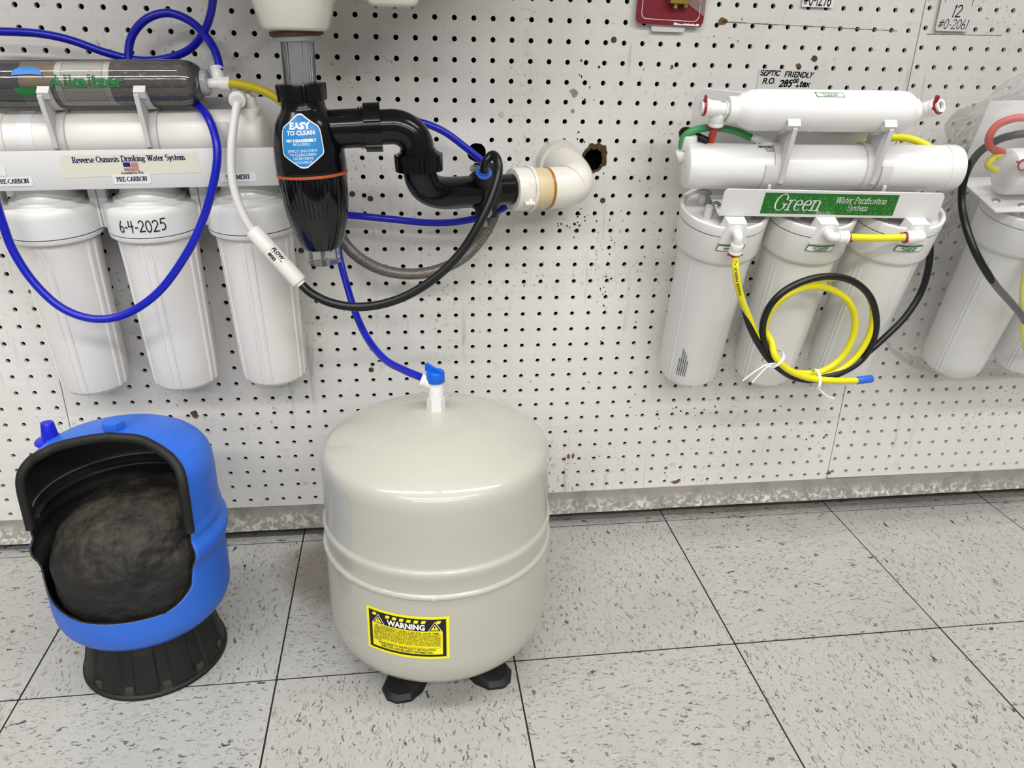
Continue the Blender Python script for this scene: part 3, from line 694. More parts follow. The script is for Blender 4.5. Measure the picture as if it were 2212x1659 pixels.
def panel(x0, x1, z0, z1, ox, oz, bigs=()):
    mb = MB()
    i0 = math.ceil((x0 - ox + .006) / PITCH); i1 = math.floor((x1 - ox - .006) / PITCH)
    j0 = math.ceil((z0 - oz + .006) / PITCH); j1 = math.floor((z1 - oz - .006) / PITCH)
    blocked = set()
    for ctr, poly, (a, b, c, d) in bigs:
        for i in range(a, b + 1):
            for j in range(-d, -c + 1): blocked.add((i, j))
    for i in range(i0, i1 + 1):
        xa = x0 if i == i0 else ox + (i - .5) * PITCH
        xb = x1 if i == i1 else ox + (i + .5) * PITCH
        for j in range(j0, j1 + 1):
            if (i, j) in blocked: continue
            za = z0 if j == j0 else oz + (j - .5) * PITCH
            zb = z1 if j == j1 else oz + (j + .5) * PITCH
            hx, hz = ox + i * PITCH, oz + j * PITCH
            cs = [(xb, zb), (xa, zb), (xa, za), (xb, za)]
            outer = []
            for k in range(4):
                p, q = cs[k], cs[(k + 1) % 4]
                for t in (0, 1 / 3, 2 / 3):
                    outer.append((p[0] + (q[0] - p[0]) * t, p[1] + (q[1] - p[1]) * t))
            inner = [(hx + HR * cos(radians(45 + 30 * k)), hz + HR * sin(radians(45 + 30 * k))) for k in range(12)]
            vs = [(x, 0, z) for x, z in outer] + [(x, 0.0003, z) for x, z in inner] + [(x, THICK, z) for x, z in inner]
            fs = []
            for k in range(12):
                l = (k + 1) % 12
                fs.append((k, l, 12 + l, 12 + k)); fs.append((12 + k, 12 + l, 24 + l, 24 + k))
            mb.add(vs, fs)
    for ctr, poly, (a, b, c, d) in bigs:
        rect = [(ox + (a - .5) * PITCH, oz + (-d - .5) * PITCH), (ox + (b + .5) * PITCH, oz + (-d - .5) * PITCH),
                (ox + (b + .5) * PITCH, oz + (-c + .5) * PITCH), (ox + (a - .5) * PITCH, oz + (-c + .5) * PITCH)]
        polys = [rect, poly]
        rmax = max(sqrt((x - ctr[0]) ** 2 + (z - ctr[1]) ** 2) for x, z in poly)
        for i in range(a, b + 1):
            for j in range(-d, -c + 1):
                hx, hz = ox + i * PITCH, oz + j * PITCH
                if sqrt((hx - ctr[0]) ** 2 + (hz - ctr[1]) ** 2) > rmax + HR + .001:
                    polys.append([(hx + HR * cos(radians(30 * k)), hz + HR * sin(radians(30 * k))) for k in range(12)])
        g = curve_fill(polys, THICK)
        mb.add([(v.x, THICK / 2 - v.z, v.y) for v in g[0]], g[1])
    # rim of the sheet
    e = [(x0, z0), (x1, z0), (x1, z1), (x0, z1)]
    mb.add([(x, 0, z) for x, z in e] + [(x, THICK, z) for x, z in e], [(k, (k + 1) % 4, (k + 1) % 4 + 4, k + 4) for k in range(4)])
    return mb
ZF = .6755
def fix_normals(o):  # front faces look towards the room
    return o
panel(-.4487, .7775, .0535, 1.30, 0.0, ZF, BIG).build('pegboard_panel', 'pegboard_paint', wall, smooth=False)
panel(.7790, 1.70, .0580, 1.30, .7870, .0700).build('pegboard_panel', 'pegboard_paint', wall, smooth=False)
panel(-1.25, -.4500, .0475, 1.30, -.4875, .2385).build('pegboard_panel', 'pegboard_paint', wall, smooth=False)

# torn fibre round the ragged hole
rnd = random.Random(4)
mb = MB()
poly = BIG[1][1]; n = len(poly); cx, cz = BIG[1][0]
vs, fs = [], []
for k, (x, z) in enumerate(poly):
    up = max(0, sin(2 * pi * k / n + .9))
    g = .0010 + .0065 * up * rnd.uniform(.5, 1.2) + rnd.uniform(0, .0022)
    d = Vector((x - cx, z - cz)).normalized()
    vs += [(x - d.x * .002, -.0004 - rnd.uniform(0, .002), z - d.y * .002), (x + d.x * g * .5, -.0022 - rnd.uniform(0, .0012), z + d.y * g * .5), (x + d.x * g, -.0002, z + d.y * g)]
for k in range(n):
    l = (k + 1) % n
    fs += [(3 * k, 3 * l, 3 * l + 1, 3 * k + 1), (3 * k + 1, 3 * l + 1, 3 * l + 2, 3 * k + 2)]
mb.add(vs, fs)
tag(mb.build('torn_edge', 'torn_fibre', wall, smooth=False), 'torn brown fibre edge of the ragged hole')

SCREWS = [(.1905, .6585, 0), (-.016, .5508, 1), (.0085, .5445, 1), (.3406, .5420, 1), (-.0913, .4718, 1), (-.0024, .2864, 1), (-.2685, .2229, 1),
          (.2878, .1078, 0), (-.1152, .0949, 0), (.4922, .0998, 0), (.7563, .1038, 0), (.3409, .7555, 1), (.6300, .7380, 1)]
scr = {}
for x, z, d in SCREWS:
    if d not in scr:
        mb = MB().cyl((0, .001, 0), (0, -.0011, 0), .0044, .0036, n=16)
        mb.box(-.003, .003, -.0013, -.0009, -.0005, .0005)
        scr[d] = mb.build('screw', 'screw_dark' if d else 'screw_paint', wall, loc=(x, 0, z))
    else:
        dup(scr[d], wall, (x, 0, z))

# flaked paint, rust-brown chips and an old crack in the board
def blotch(x, z, r, seed, m, sx=1.0, n=11, amp=.4, off=.0004):
    p = ragged(0, 0, r, n, amp, seed)
    return MB().prism([(x + a * sx, z + b) for a, b in p], -off, .0002, 'xz').build('paint_chip', m, wall, smooth=False)
mat('chip_brown', '6b5236', .85, var=.35, vscale=300)
mat('chip_grey', '8d8a8c', .8, var=.3, vscale=300)
mat('crack_brown', '7a6a55', .9, var=.4, vscale=200)
mat('ink_speck', '3a3736', .8)
for i, (x, z, r, sx, m) in enumerate([(.4890, .7815, .0045, 1.4, 'chip_brown'), (.6280, .7385, .0038, 1.0, 'chip_brown'), (.6075, .7290, .0034, .9, 'chip_brown'), (.4245, .7235, .0032, .7, 'chip_brown'),
        (.3120, .1225, .0042, .6, 'chip_brown'), (.3195, .1225, .0046, .55, 'chip_brown'), (.3060, .1190, .0022, .8, 'chip_brown'), (.5010, .0640, .0030, 2.2, 'chip_brown'), (-.0880, .5300, .0030, 1.2, 'chip_brown'),
        (.7800, .0680, .0035, 1.2, 'chip_brown'), (.2905, .6880, .0050, 1.1, 'chip_grey'), (.2900, .6640, .0030, 1.0, 'chip_grey'), (-.2690, .2215, .0060, .9, 'chip_brown'), (.0130, .3010, .0018, 3.0, 'ink_speck')]):
    blotch(x, z, r, 20 + i, m, sx)
rnd = random.Random(21)
for i in range(90):
    x, z = rnd.gauss(.300, .020), rnd.gauss(.505, .010)
    if i > 20: x, z = rnd.gauss(.345, .008) - (z - .505) * .05, rnd.uniform(.36, .52)
    if i > 36: x, z = rnd.gauss(.47, .05), rnd.gauss(.195, .014)
    if i > 50: x, z = rnd.gauss(.305, .01), rnd.uniform(.62, .74)
    if i > 62: x, z = rnd.uniform(.30, .76), rnd.uniform(.08, .78)
    blotch(x, z, rnd.uniform(.0006, .0018), 60 + i, 'ink_speck', rnd.uniform(.5, 1.2), 7, .4, .0003)
for x0, x1, z0, z1 in ((.489, .745, .7815, .7765), (.79, .905, .7735, .7745)):
    pts_ = []
    rnd = random.Random(5)
    n_ = 40
    up_ = [(x0 + (x1 - x0) * i / n_, z0 + (z1 - z0) * i / n_ + rnd.uniform(0, .0007)) for i in range(n_ + 1)]
    dn_ = [(x, z0 + (z1 - z0) * (x - x0) / (x1 - x0) - rnd.uniform(0.0001, .0007)) for x, z in reversed(up_)]
    q_ = MB(); vs_ = [(x, -.0004, z) for x, z in up_] + [(x, -.0004, z) for x, z in reversed(dn_)]
    m_ = n_ + 1
    q_.add(vs_, [(i, i + 1, m_ + i + 1, m_ + i) for i in range(n_)]); q_.build('board_crack', 'crack_brown', wall, smooth=False)

# kick strip along the foot of the wall, over a dark gap
mb = MB()
vs, fs = [], []
XS = [-1.3 + .05 * i for i in range(62)]
rnd = random.Random(11)
for x in XS:
    zt = .0525 + (x + .16) * .0045
    zb = .0150 + (x + .16) * .0055 + (rnd.uniform(0, .0012))
    vs += [(x, .004, zt), (x, -.0015, zt), (x, -.0025, (zt + zb) / 2 + .002), (x, -.011, zb + .0015), (x, -.011, zb), (x, .004, zb)]
for i in range(len(XS) - 1):
    for k in range(6):
        l = (k + 1) % 6
        fs.append((6 * i + k, 6 * (i + 1) + k, 6 * (i + 1) + l, 6 * i + l))
mb.add(vs, fs)
tag(mb.build('baseboard_back', 'kick_strip', angle=25), 'worn grey metal kick strip along the foot of the pegboard', kind='structure')

# added ledge, unseen above the frame, to shade the upper pegboard
led = MB().box(-1.25, 1.70, -.27, 0, 1.10, 1.125, bev=.002).build('added_shade_ledge', 'white_metal', smooth=False)
tag(led, 'plain white ledge added unseen above the displays to shade the upper pegboard', kind='structure')
# ------------------------------------------------------------------ floor of square vinyl tiles
fl = MB().box(-2.2, 2.6, -2.6, .05, -.02, -.0006).build('floor', 'grout', smooth=False)
tag(fl, 'grey speckled vinyl tile floor', kind='structure')
TS, GAP = .3048, .0011
tile_m = {}
rot = .0064
ux, uy = Vector((cos(rot), sin(rot), 0)), Vector((-sin(rot), cos(rot), 0))
for i in range(-5, 7):
    for j in range(-1, 6):
        c = Vector((-.1245, -.0244, 0)) + ux * TS * (i + .5) - uy * TS * (j + .5)
        h = TS / 2 - GAP
        key = 'back' if j == -1 else 'full'
        if key not in tile_m:
            y1 = h if key == 'full' else -.0744
            tile_m[key] = MB().prism(rrect(-h, h, -h, y1, .0008, 1), -.0006, 0, 'xy')
            o = tile_m[key].build('tile', 'vinyl_tile', fl, smooth=False)
            tile_m[key] = o.data
        else:
            o = bpy.data.objects.new('tile', tile_m[key]); COL.objects.link(o); o.parent = fl
        o.location = (c.x, c.y, random.uniform(-.0003, .0002))
        quarter = 0 if (i + j) % 2 == 0 or key == 'back' else 1
        o.rotation_euler = (0, 0, rot + quarter * pi / 2)

# ------------------------------------------------------------------ beige storage tank
TX, TY = .0862, -.2767
tank = thing('storage_tank', Matrix.Translation((TX, TY, 0)), 'beige enamelled round pressure tank with a yellow warning label on its front', 'water tank')
prof = [(.0, .031), (.06, .0315), (.09, .0325), (.108, .0355), (.120, .041), (.129, .049), (.135, .059), (.1383, .070), (.1397, .085), (.1397, .172), (.1397, .178)]
MB().lathe(prof, 128).build('lower_shell', 'beige_enamel', tank)
up = [(.1388, .176), (.1388, .188), (.1394, .199), (.1406, .205), (.1408, .2095), (.1405, .2120), (.1392, .2140), (.1380, .2153), (.1375, .2185), (.1377, .250), (.1378, .286), (.1376, .2915), (.1366, .2975), (.1345, .3030), (.1310, .3072), (.125, .3112), (.112, .3185), (.10, .3248), (.08, .3342), (.06, .3405), (.04, .3445), (.02, .3468), (.008, .3477), (0, .3478)]
MB().lathe(up, 128).build('upper_shell', 'beige_enamel', tank)
rndw = random.Random(2)
wob = [rndw.uniform(-.0004, .0005) for _ in range(160)]
def bead(a, z, r):
    k = int(a / (2 * pi) * 160) % 160
    x = r + wob[k] if r > .139 else r
    d = abs(((a - radians(-94.5)) + pi) % (2 * pi) - pi)
    if r > .1405 and d < .03: x += .0016
    return x
MB().lathe([(.1385, .1765), (.1405, .1768), (.1419, .1785), (.1423, .1805), (.1418, .1825), (.1403, .1842), (.1380, .1845)], 160, mod=bead, cap=False).build('weld_bead', 'beige_enamel', tank)
# feet: five pads on a ring
foot0 = None
for k in range(5):
    a = radians(-121 + 72 * k)
    if foot0 is None:
        mb = MB()
        top = [(.060, -.018), (.090, -.022), (.108, -.018), (.117, -.006), (.117, .006), (.108, .018), (.090, .022), (.060, .018)]
        bot = [(.056, -.020), (.092, -.026), (.112, -.021), (.123, -.007), (.123, .007), (.112, .021), (.092, .026), (.056, .020)]
        n = len(top)
        def lv(p, z): return [(x, y, z) for x, y in p]
        vs = lv(bot, 0) + lv(bot, .004) + [(x, y, .012 if x < .1 else .009) for x, y in top] + [(x, y * .9, .033 if x < .08 else (.018 if x < .1 else .010)) for x, y in [(p[0] - .006, p[1]) for p in top]]
        fs = [tuple(reversed(range(n)))] + [tuple(3 * n + i for i in range(n))]
        for r in range(3):
            for i in range(n):
                l = (i + 1) % n
                fs.append((r * n + i, r * n + l, (r + 1) * n + l, (r + 1) * n + i))
        mb.add(vs, fs)
        foot0 = mb.build('foot', 'black_matte', tank, angle=30)
        o = foot0
    else:
        o = dup(foot0, tank)
    o.rotation_euler = (0, 0, a)
# valve on top
v = MB()
v.cyl((0, 0, .345), (0, 0, .350), .0108, n=6); v.cyl((0, 0, .346), (0, 0, .3625), .0112, .0106, n=6)
v.lathe([(.0092, .362), (.0092, .380), (.0088, .3815), (.0104, .382), (.0104, .3835), (0, .3835)], 28, cap=False)
v.cyl((-.004, 0, .3785), (-.0150, .0006, .3835), .0072, .0068, n=20, bev=.001)
v.cyl((-.013, .0005, .3825), (-.0178, .0008, .3848), .0080, n=20, bev=.001)
vo = v.build('valve', 'white_plastic', tank)
k = MB()
def knob_mod(a, z, r): return r * (1 + .03 * (abs(((a * 8 / (2 * pi)) % 1) - .5) < .12)) if r > .008 else r
k.lathe([(.0105, .3825), (.0108, .3835), (.0106, .394), (.0098, .3955), (0, .3957)], 64, mod=knob_mod)
Mk = Matrix.Translation((-.001, 0, .3948)) @ Matrix.Rotation(radians(-38), 4, 'Z')
k.prism([(-.0125, -.001), (.0108, -.001), (.0112, .002), (-.003, .0056), (-.0112, .0086), (-.0125, .0075)], -.0019, .0019, 'xz', M=Mk)
k.build('valve_knob', 'knob_blue', vo)

# warning label wrapped on the lower shell
WR = .1401
w0, w1 = radians(-128.2), radians(-87.3)
LW = (w1 - w0) * WR
LZ0, LZ1 = .0948, .1551
LH = LZ1 - LZ0
fn = on_cyl(0, 0, WR, w0, LZ0)
lab = onto(MB(), sheet(24, 1, 0, LW, 0, LH), fn).build('warning_label', 'label_yellow', tank)
fn2 = on_cyl(0, 0, WR + .00025, w0, LZ0)
fn3 = on_cyl(0, 0, WR + .0005, w0, LZ0)
fn4 = on_cyl(0, 0, WR + .00075, w0, LZ0)
b = .0035
ib = .0075
ink = MB()
def band(x0, x1, y0, y1, f=fn2, nx=24, m=None): onto(m or ink, sheet(nx, 1, x0, x1, y0, y1), f)
hd = LH * .66
band(b, LW - b, hd, LH - b)                       # black header
band(b, ib, b, hd, nx=2); band(LW - ib, LW - b, b, hd, nx=2); band(b, LW - b, b, ib - .001)
tx0, tx1, ty0, ty1 = ib + .0025, LW - ib - .0025, ib + .0085, hd - .0055
t = .0003
band(tx0, tx1, ty1, ty1 + t); band(tx0, tx1, ty0 - t, ty0); band(tx0 - t, tx0, ty0, ty1, nx=1); band(tx1, tx1 + t, ty0, ty1, nx=1)
def put(s, x, y, size, width=None, m=ink, f=fn2, align='LEFT', bold=0.0):
    g = text_geo(s, size, bold, width, align=align)
    onto(m, ([Vector((p.x + x, p.y + y, 0)) for p in g[0]], g[1]), f)
put('ALL EXPANSION TANKS CAN FAIL WITH TIME', LW / 2, hd - .0046, .0042, (tx1 - tx0) * .96, align='CENTER', bold=.00005)
BODY = ['This tank was designed for a maximum of SIX (6) years of use. Please inspect it',
        'monthly for leaks or corrosion and repair or replace the tank without delay if there',
        'are any signs of a leak or corrosion. This Tank MUST be installed by a qualified',
        'professional and follow all local and national plumbing codes and the pre-charge',
        'MUST be adjusted to the building system water pressure but must NOT exceed',
        '40 psi. This tank should be installed in an area that has a drain. Do not install the',
        'tank in or above any area where a leak or failure could result in property damage.',
        'This tank MUST be replaced within SIX (6) years from the date stamped on the',
        'tank. Failure to do so could result in damage to your home and/or plumbing', 'system.']
dy = (ty1 - ty0) / (len(BODY) + .25)
for i, s in enumerate(BODY):
    put(s, tx0 + .0006, ty1 - dy * (i + .85), .0024, (tx1 - tx0 - .0012) if i < 9 else .0085, bold=.00003)
put('PLEASE REFER TO THE PRODUCT INSTALLATION', LW / 2, ty0 - .0042, .0042, (tx1 - tx0) * .86, align='CENTER', bold=.0001)
put('SHEET FOR FURTHER SAFETY INFORMATION.', LW / 2, ty0 - .0082, .0042, (tx1 - tx0) * .78, align='CENTER', bold=.0001)
ink.build('black_print', 'ink_black', lab)
yel = MB(); wht = MB()
# hazard dashes along the header
xx = ib - .001
for i in range(10):
    x = ib + (LW - 2 * ib) * (i + .1) / 10
    if i in (1, 8): continue
    g = [Vector((x, LH - b - .0062, 0)), Vector((x + .0048, LH - b - .0062, 0)), Vector((x + .0062, LH - b - .002, 0)), Vector((x + .0014, LH - b - .002, 0))]
    onto(yel, (g, [(0, 1, 2, 3)]), fn3)
put('WARNING', LW * .5, hd + .0018, .0105, LW * .45, wht, fn3, 'CENTER', .0004)
for cx in (LW * .165, LW * .84):
    blk = MB()
    for s, m, f in ((1.0, wht, fn3), (.86, blk, fn4), (.58, yel, on_cyl(0, 0, WR + .001, w0, LZ0))):
        cy = hd + .0064
        r = .0092 * s
        onto(m, ([Vector((cx + r * cos(radians(a)), cy + r * sin(radians(a)) - .0015, 0)) for a in (90, 210, 330)], [(0, 1, 2)]), f)
    f5 = on_cyl(0, 0, WR + .0012, w0, LZ0)
    onto(blk, ([Vector((cx - .0005, hd + .0048, 0)), Vector((cx + .0005, hd + .0048, 0)), Vector((cx + .0007, hd + .0080, 0)), Vector((cx - .0007, hd + .0080, 0))], [(0, 1, 2, 3)]), f5)
    onto(blk, sheet(1, 1, cx - .0005, cx + .0005, hd + .0034, hd + .0042), f5)
    blk.build('symbol_print', 'ink_black', lab)
yel.build('yellow_print', 'label_yellow', lab); wht.build('white_print', 'ink_white', lab)

# ------------------------------------------------------------------ blue cutaway tank
BX, BY = -.2849, -.2613
bt = thing('cutaway_tank', Matrix.Translation((BX, BY, 0)), 'blue steel tank with its front cut open, showing a dirty black rubber bladder', 'water tank')
BP = [(.0725, .050), (.0735, .072), (.077, .084), (.083, .0925), (.091, .0985), (.102, .1022), (.115, .1032), (.170, .1034), (.177, .1052), (.184, .1088), (.190, .1100), (.197, .1096), (.204, .1062), (.209, .1042), (.2125, .1048), (.217, .1050), (.2205, .1036), (.225, .1030), (.268, .1030), (.280, .1022), (.289, .0998), (.297, .0952), (.304, .0880), (.310, .0780), (.316, .0640), (.3205, .0480), (.324, .0330), (.3262, .0220), (.3275, .0130), (.3280, .0)]
def sst(a, b, x):
    t = max(0., min(1., (x - a) / (b - a))); return t * t * (3 - 2 * t)
ZC0, CORN, YCUT = .131, .030, .058
CUT_R = [(.1309, 30), (.1340, 37), (.1387, 42), (.1450, 47), (.1516, 50), (.1735, 52.5), (.1900, 53.5), (.2289, 55), (.2753, 55.5), (.2900, 57), (.3010, 59), (.3095, 60.5), (.3180, 61), (.3215, 57), (.3249, 44), (.3262, 33), (.3270, 16), (.32705, 0)]
CUT_L = [(.1309, 22), (.1330, 34), (.1370, 46), (.1430, 56), (.1520, 63), (.1650, 67), (.2100, 69), (.2650, 70), (.2900, 71), (.3056, 73), (.3146, 70), (.3200, 64), (.3249, 46), (.3262, 33), (.3270, 16), (.32705, 0)]
def open_half(z, R):
    """angles from the front to the right and left edge of the opening at height z"""
    if z < ZC0 or z > .32705: return 0.0, 0.0
    top = acos(min(1.0, .0195 / max(R, 1e-6)))
    a, b = sst(.318, .324, z), sst(.311, .319, z)
    return radians(interp(CUT_R, z)) * (1 - a) + top * a, radians(interp(CUT_L, z)) * (1 - b) + top * b
def rows_of(tab, step=.0025):
    out = []
    for (za, ra), (zb, rb) in zip(tab, tab[1:]):
        n = max(1, int(sqrt((zb - za) ** 2 + (rb - ra) ** 2) / step))
        for i in range(n): out.append((za + (zb - za) * i / n, ra + (rb - ra) * i / n))
    out.append(tab[-1])
    return out
def cut_shell(mb, tab, off, nb=96, nf=28, zmin=0.0, rfun=None):
    rows = rows_of(tab)
    split = next(i for i, (z, r) in enumerate(rows) if z >= ZC0)
    lower = [q for q in rows[:split] if q[0] >= zmin] + [(ZC0, interp(tab, ZC0))]
    upper = [(ZC0 + 1e-6, interp(tab, ZC0))] + rows[split:]
    vs, fs = [], []
    def P(R, a, z): return (R * cos(a), R * sin(a), z)
    phi0 = open_half(ZC0 + 1e-6, interp(tab, ZC0))
    m = nb + nf
    for z, R in lower:
        R = max(0, R - off)
        for k in range(nb): vs.append(P(R, -pi / 2 + phi0[0] + (2 * pi - phi0[0] - phi0[1]) * k / nb, z))
        for k in range(nf): vs.append(P(R, -pi / 2 - phi0[1] + (phi0[0] + phi0[1]) * k / nf, z))
    for j in range(len(lower) - 1):
        for k in range(m):
            l = (k + 1) % m
            fs.append((j * m + k, j * m + l, (j + 1) * m + l, (j + 1) * m + k))
    base = len(vs)
    last = (len(lower) - 1) * m
    for z, R0 in upper:
        R = max(0, R0 - off)
        if rfun: R = rfun(z, R)
        ph = open_half(z, R0)
        for k in range(nb + 1): vs.append(P(R, -pi / 2 + ph[0] + (2 * pi - ph[0] - ph[1]) * k / nb, z))
    for k in range(nb):
        fs.append((last + k, last + (k + 1), base + k + 1, base + k))
    w = nb + 1
    for j in range(len(upper) - 1):
        for k in range(nb):
            fs.append((base + j * w + k, base + j * w + k + 1, base + (j + 1) * w + k + 1, base + (j + 1) * w + k))
    mb.add(vs, fs)
    return mb
shell = cut_shell(MB(), BP, 0.0).build('shell', ['blue_enamel', 'liner_black'], bt, angle=60)
# normals outward, then thicken inwards; inner face and rim dark
sm = shell.modifiers.new('wall', 'SOLIDIFY'); sm.thickness = .0022; sm.offset = -1
sm.material_offset = 1; sm.material_offset_rim = 1
def liner_r(z, R):
    R += .0016 * math.exp(-((z - .243) / .0022) ** 2) * -1
    R += -.0022 * math.exp(-((z - .226) / .004) ** 2)
    return R
tag(cut_shell(MB(), [(.120, .1032), (.128, .1032)] + [(z, r) for z, r in BP if z > .128][:-1], .0034, zmin=.12, rfun=liner_r).build('liner', 'liner_black', bt, angle=60), 'black lining inside the shell')
mb = MB()
mb.tube([(.0985 * cos(radians(a)), .0985 * sin(radians(a)), .2440) for a in range(-28, 197, 6)], .0012, n=8, raw=True)
tag(mb.build('liner_seam', 'seam_grey', bt), 'pale stitched seam round the lining')
mb = MB(); mb.tube([(.0970 * cos(radians(a)), .0970 * sin(radians(a)), .2300) for a in range(-28, 197, 6)], .0036, n=10, raw=True)
mb.build('liner_ridge', 'liner_black', bt)
# rubber edge trim following the cut
edge, left = [], []
zz = .2215
while zz < .3270:
    R = interp(BP, zz); pr_, pl_ = open_half(zz, R)
    edge.append(Vector((R * cos(-pi / 2 + pr_), R * sin(-pi / 2 + pr_), zz)))
    left.append(Vector((R * cos(-pi / 2 - pl_), R * sin(-pi / 2 - pl_), zz)))
    zz += .0035 if zz < .285 else (.0012 if zz < .320 else .0003)
path = edge + list(reversed(left))
# resample evenly
pts = [path[0]]
for p in path[1:]:
    if (p - pts[-1]).length > .006: pts.append(p)
pts.append(path[-1])
MB().tube(pts, .0056, n=14, smooth=4).build('edge_trim', 'black_rubber', bt)
# bladder
rb = random.Random(5)
lumps = [(rb.uniform(-pi, pi), rb.uniform(.15, .25), rb.uniform(.012, .03), rb.uniform(-.002, .003)) for _ in range(70)]
mb = MB()
prof = []
for i in range(70):
    t = i / 69 * pi / 2
    prof.append((.0950 * cos(t) ** .60 if t < pi / 2 - 1e-6 else 0.0, 0.150 + .090 * sin(t) ** 1.05))
prof = [(.088, .112), (.095, .125), (.0965, .138)] + prof
def lump(a, z, r):
    x = r
    for la, lz, ls, lh in lumps:
        d = ((((a - la + pi) % (2 * pi)) - pi) * max(r, .03)) ** 2 + (z - lz) ** 2
        x += lh * math.exp(-d / ls ** 2)
    if r > .01: x += .0042 * mnoise.fractal(Vector((r * cos(a), r * sin(a), z)) * 34, 1.0, 2.0, 4) * max(0, min(1, (z - .165) / .03))
    return min(max(x, 0), .0985) if r > 1e-4 else 0
mb.lathe(prof, 160, mod=lump)
for i, p in enumerate(mb.v): p.x += .003; p.y += .001; p.z += (p.y * .10 + p.x * .10) * max(0, (p.z - .15) / .09)
mb.build('bladder', 'bladder_rubber', bt, angle=80)
# plug, valve cap, stand
mb = MB()
mb.cyl((0, .002, .3255), (0, .002, .3375), .0125, n=6, bev=.001)
tag(mb.build('hex_plug', 'blue_enamel', bt, angle=30), 'painted blue hex plug')
mb = MB()
mb.lathe([(.0175, .3030), (.0178, .3045), (.0165, .3062), (.0100, .3075), (.0092, .3085), (.0090, .312), (.0072, .3270), (.0062, .3285), (0, .3287)], 32, M=Matrix.Translation((-.081, .0225, .0)))
tag(mb.build('valve_cap', 'blue_plastic', bt), 'dark blue plastic valve cap')
def flute(a, z, r):
    if r < .05: return r
    u = ((a * 12 / (2 * pi)) % 1)
    return r + (.0026 if u < .62 else 0) * (1 if .006 < z < .085 else 0)
mb = MB()
mb.lathe([(.080, .0), (.0868, .0), (.0875, .0015), (.0872, .0045), (.0845, .006), (.0820, .010), (.0775, .030), (.0730, .055), (.0700, .075), (.0690, .0865), (.060, .0865), (.066, .07), (.075, .02), (.080, .0)], 192, mod=flute, cap=False)
st = mb.build('stand', 'base_plastic', bt, angle=28)
lug = None
for k in range(12):
    a = 2 * pi * (k + .81) / 12
    if lug is None:
        lug = MB().box(.0775, .0838, -.0050, .0050, .0050, .0170, bev=.0012).build('stand_lug', 'lug_dust', st); o = lug
    else:
        o = dup(lug, st)
    o.rotation_euler = (0, 0, a)

# ------------------------------------------------------------------ filter systems
def ribs(pairs, w, h):
    """raised vertical ribs on a lathe: list of angles (deg)"""
    rad = [radians(a) for a in pairs]
    def f(a, z, r):
        for q in rad:
            d = abs((a - q + pi) % (2 * pi) - pi) * r
            if d < w: return r + h
        return r
    return f

def clip_part(parent, x, width, ym, zm, rm, yc, zc, rc, mname, fin_x=.0):
    """double clip: lower ring round the membrane housing, open cradle for the cartridge, rib between"""
    mb = MB()
    def arc(cy, cz, r0, r1, a0, a1, n=20):
        o = [(cy + r1 * cos(radians(a0 + (a1 - a0) * i / n)), cz + r1 * sin(radians(a0 + (a1 - a0) * i / n))) for i in range(n + 1)]
        i_ = [(cy + r0 * cos(radians(a0 + (a1 - a0) * i / n)), cz + r0 * sin(radians(a0 + (a1 - a0) * i / n))) for i in range(n + 1)]
        vs, fs = [], []
        for (a, b), (c, d) in zip(o, i_):
            vs += [(x - width / 2, a, b), (x + width / 2, a, b), (x + width / 2, c, d), (x - width / 2, c, d)]
        for i in range(n):
            for k in range(4):
                l = (k + 1) % 4
                fs.append((4 * i + k, 4 * i + l, 4 * i + 4 + l, 4 * i + 4 + k))
        fs += [(0, 1, 2, 3), (4 * n, 4 * n + 1, 4 * n + 2, 4 * n + 3)]
        mb.add(vs, fs)
    arc(yc, zc, rc, rc + .003, 184, 356)
    arc(ym, zm, rm, rm + .003, -30, 212)
    # web plate between the two rings, with the slanted front arm
    f0 = yc - rc - .003; f1 = ym - rm - .003
    P_ = lambda cy, cz, r, a: (cy + r * cos(radians(a)), cz + r * sin(radians(a)))
    web = [P_(yc, zc, rc + .0015, a) for a in range(190, 311, 12)] + [P_(ym, zm, rm + .0015, a) for a in range(62, 183, 12)]
    mb.prism(web, x - .0015 + fin_x, x + .0015 + fin_x, 'yz')
    mb.prism([(f0 - .0065, zc - .0085), (f0 - .0010, zc - .0060), (f0 + .0030, zc - rc * .55), (ym - rm * .62, zm + rm * .80), (f1 + .0020, zm + .006), (f1 + .001, zm - .008), (f1 - .0030, zm - .006), (f1 - .0040, zm + .006)], x - .0026 + fin_x, x + .0026 + fin_x, 'yz')
    mb.prism([(f0 - .0060, zc - .0050), (f0 + .0010, zc + .0010), (f0 + .0030, zc - .0060), (f0 - .0020, zc - .0125)], x - width / 2, x + width / 2, 'yz')
    return mb.build('clip', mname, parent, angle=30)

def sleeve(mb, p, q, r=.0085, n=22):
    """quick-connect sleeve: barrel with a flanged mouth"""
    p, q = Vector(p), Vector(q); d = (q - p).normalized(); L = (q - p).length
    mb.cyl(p, q - d * L * .22, r * .92, n=n, bev=.0008)
    mb.cyl(q - d * L * .30, q, r, n=n, bev=.0010)
    return mb
def collar(p, d, r0, r1, t, n=22):
    """split retaining ring around a tube"""
    p = Vector(p); d = Vector(d).normalized()
    mb = MB()
    mb.lathe([(r1 * .74, 0), (r1, 0), (r1, t), (r1 * .74, t), (r1 * .74, 0)], n, Matrix.Translation(p) @ d.to_track_quat('Z', 'Y').to_matrix().to_4x4(), cap=False)
    side = d.cross(Vector((0, 0, 1)))
    if side.length < .2: side = Vector((1, 0, 0))
    side.normalize()
    for s in (-1, 1):
        mb.cyl(p + side * s * r1 * .8 + d * t * .1, p + side * s * (r1 + .0028) + d * t * .9, .0016, n=8)
    return mb

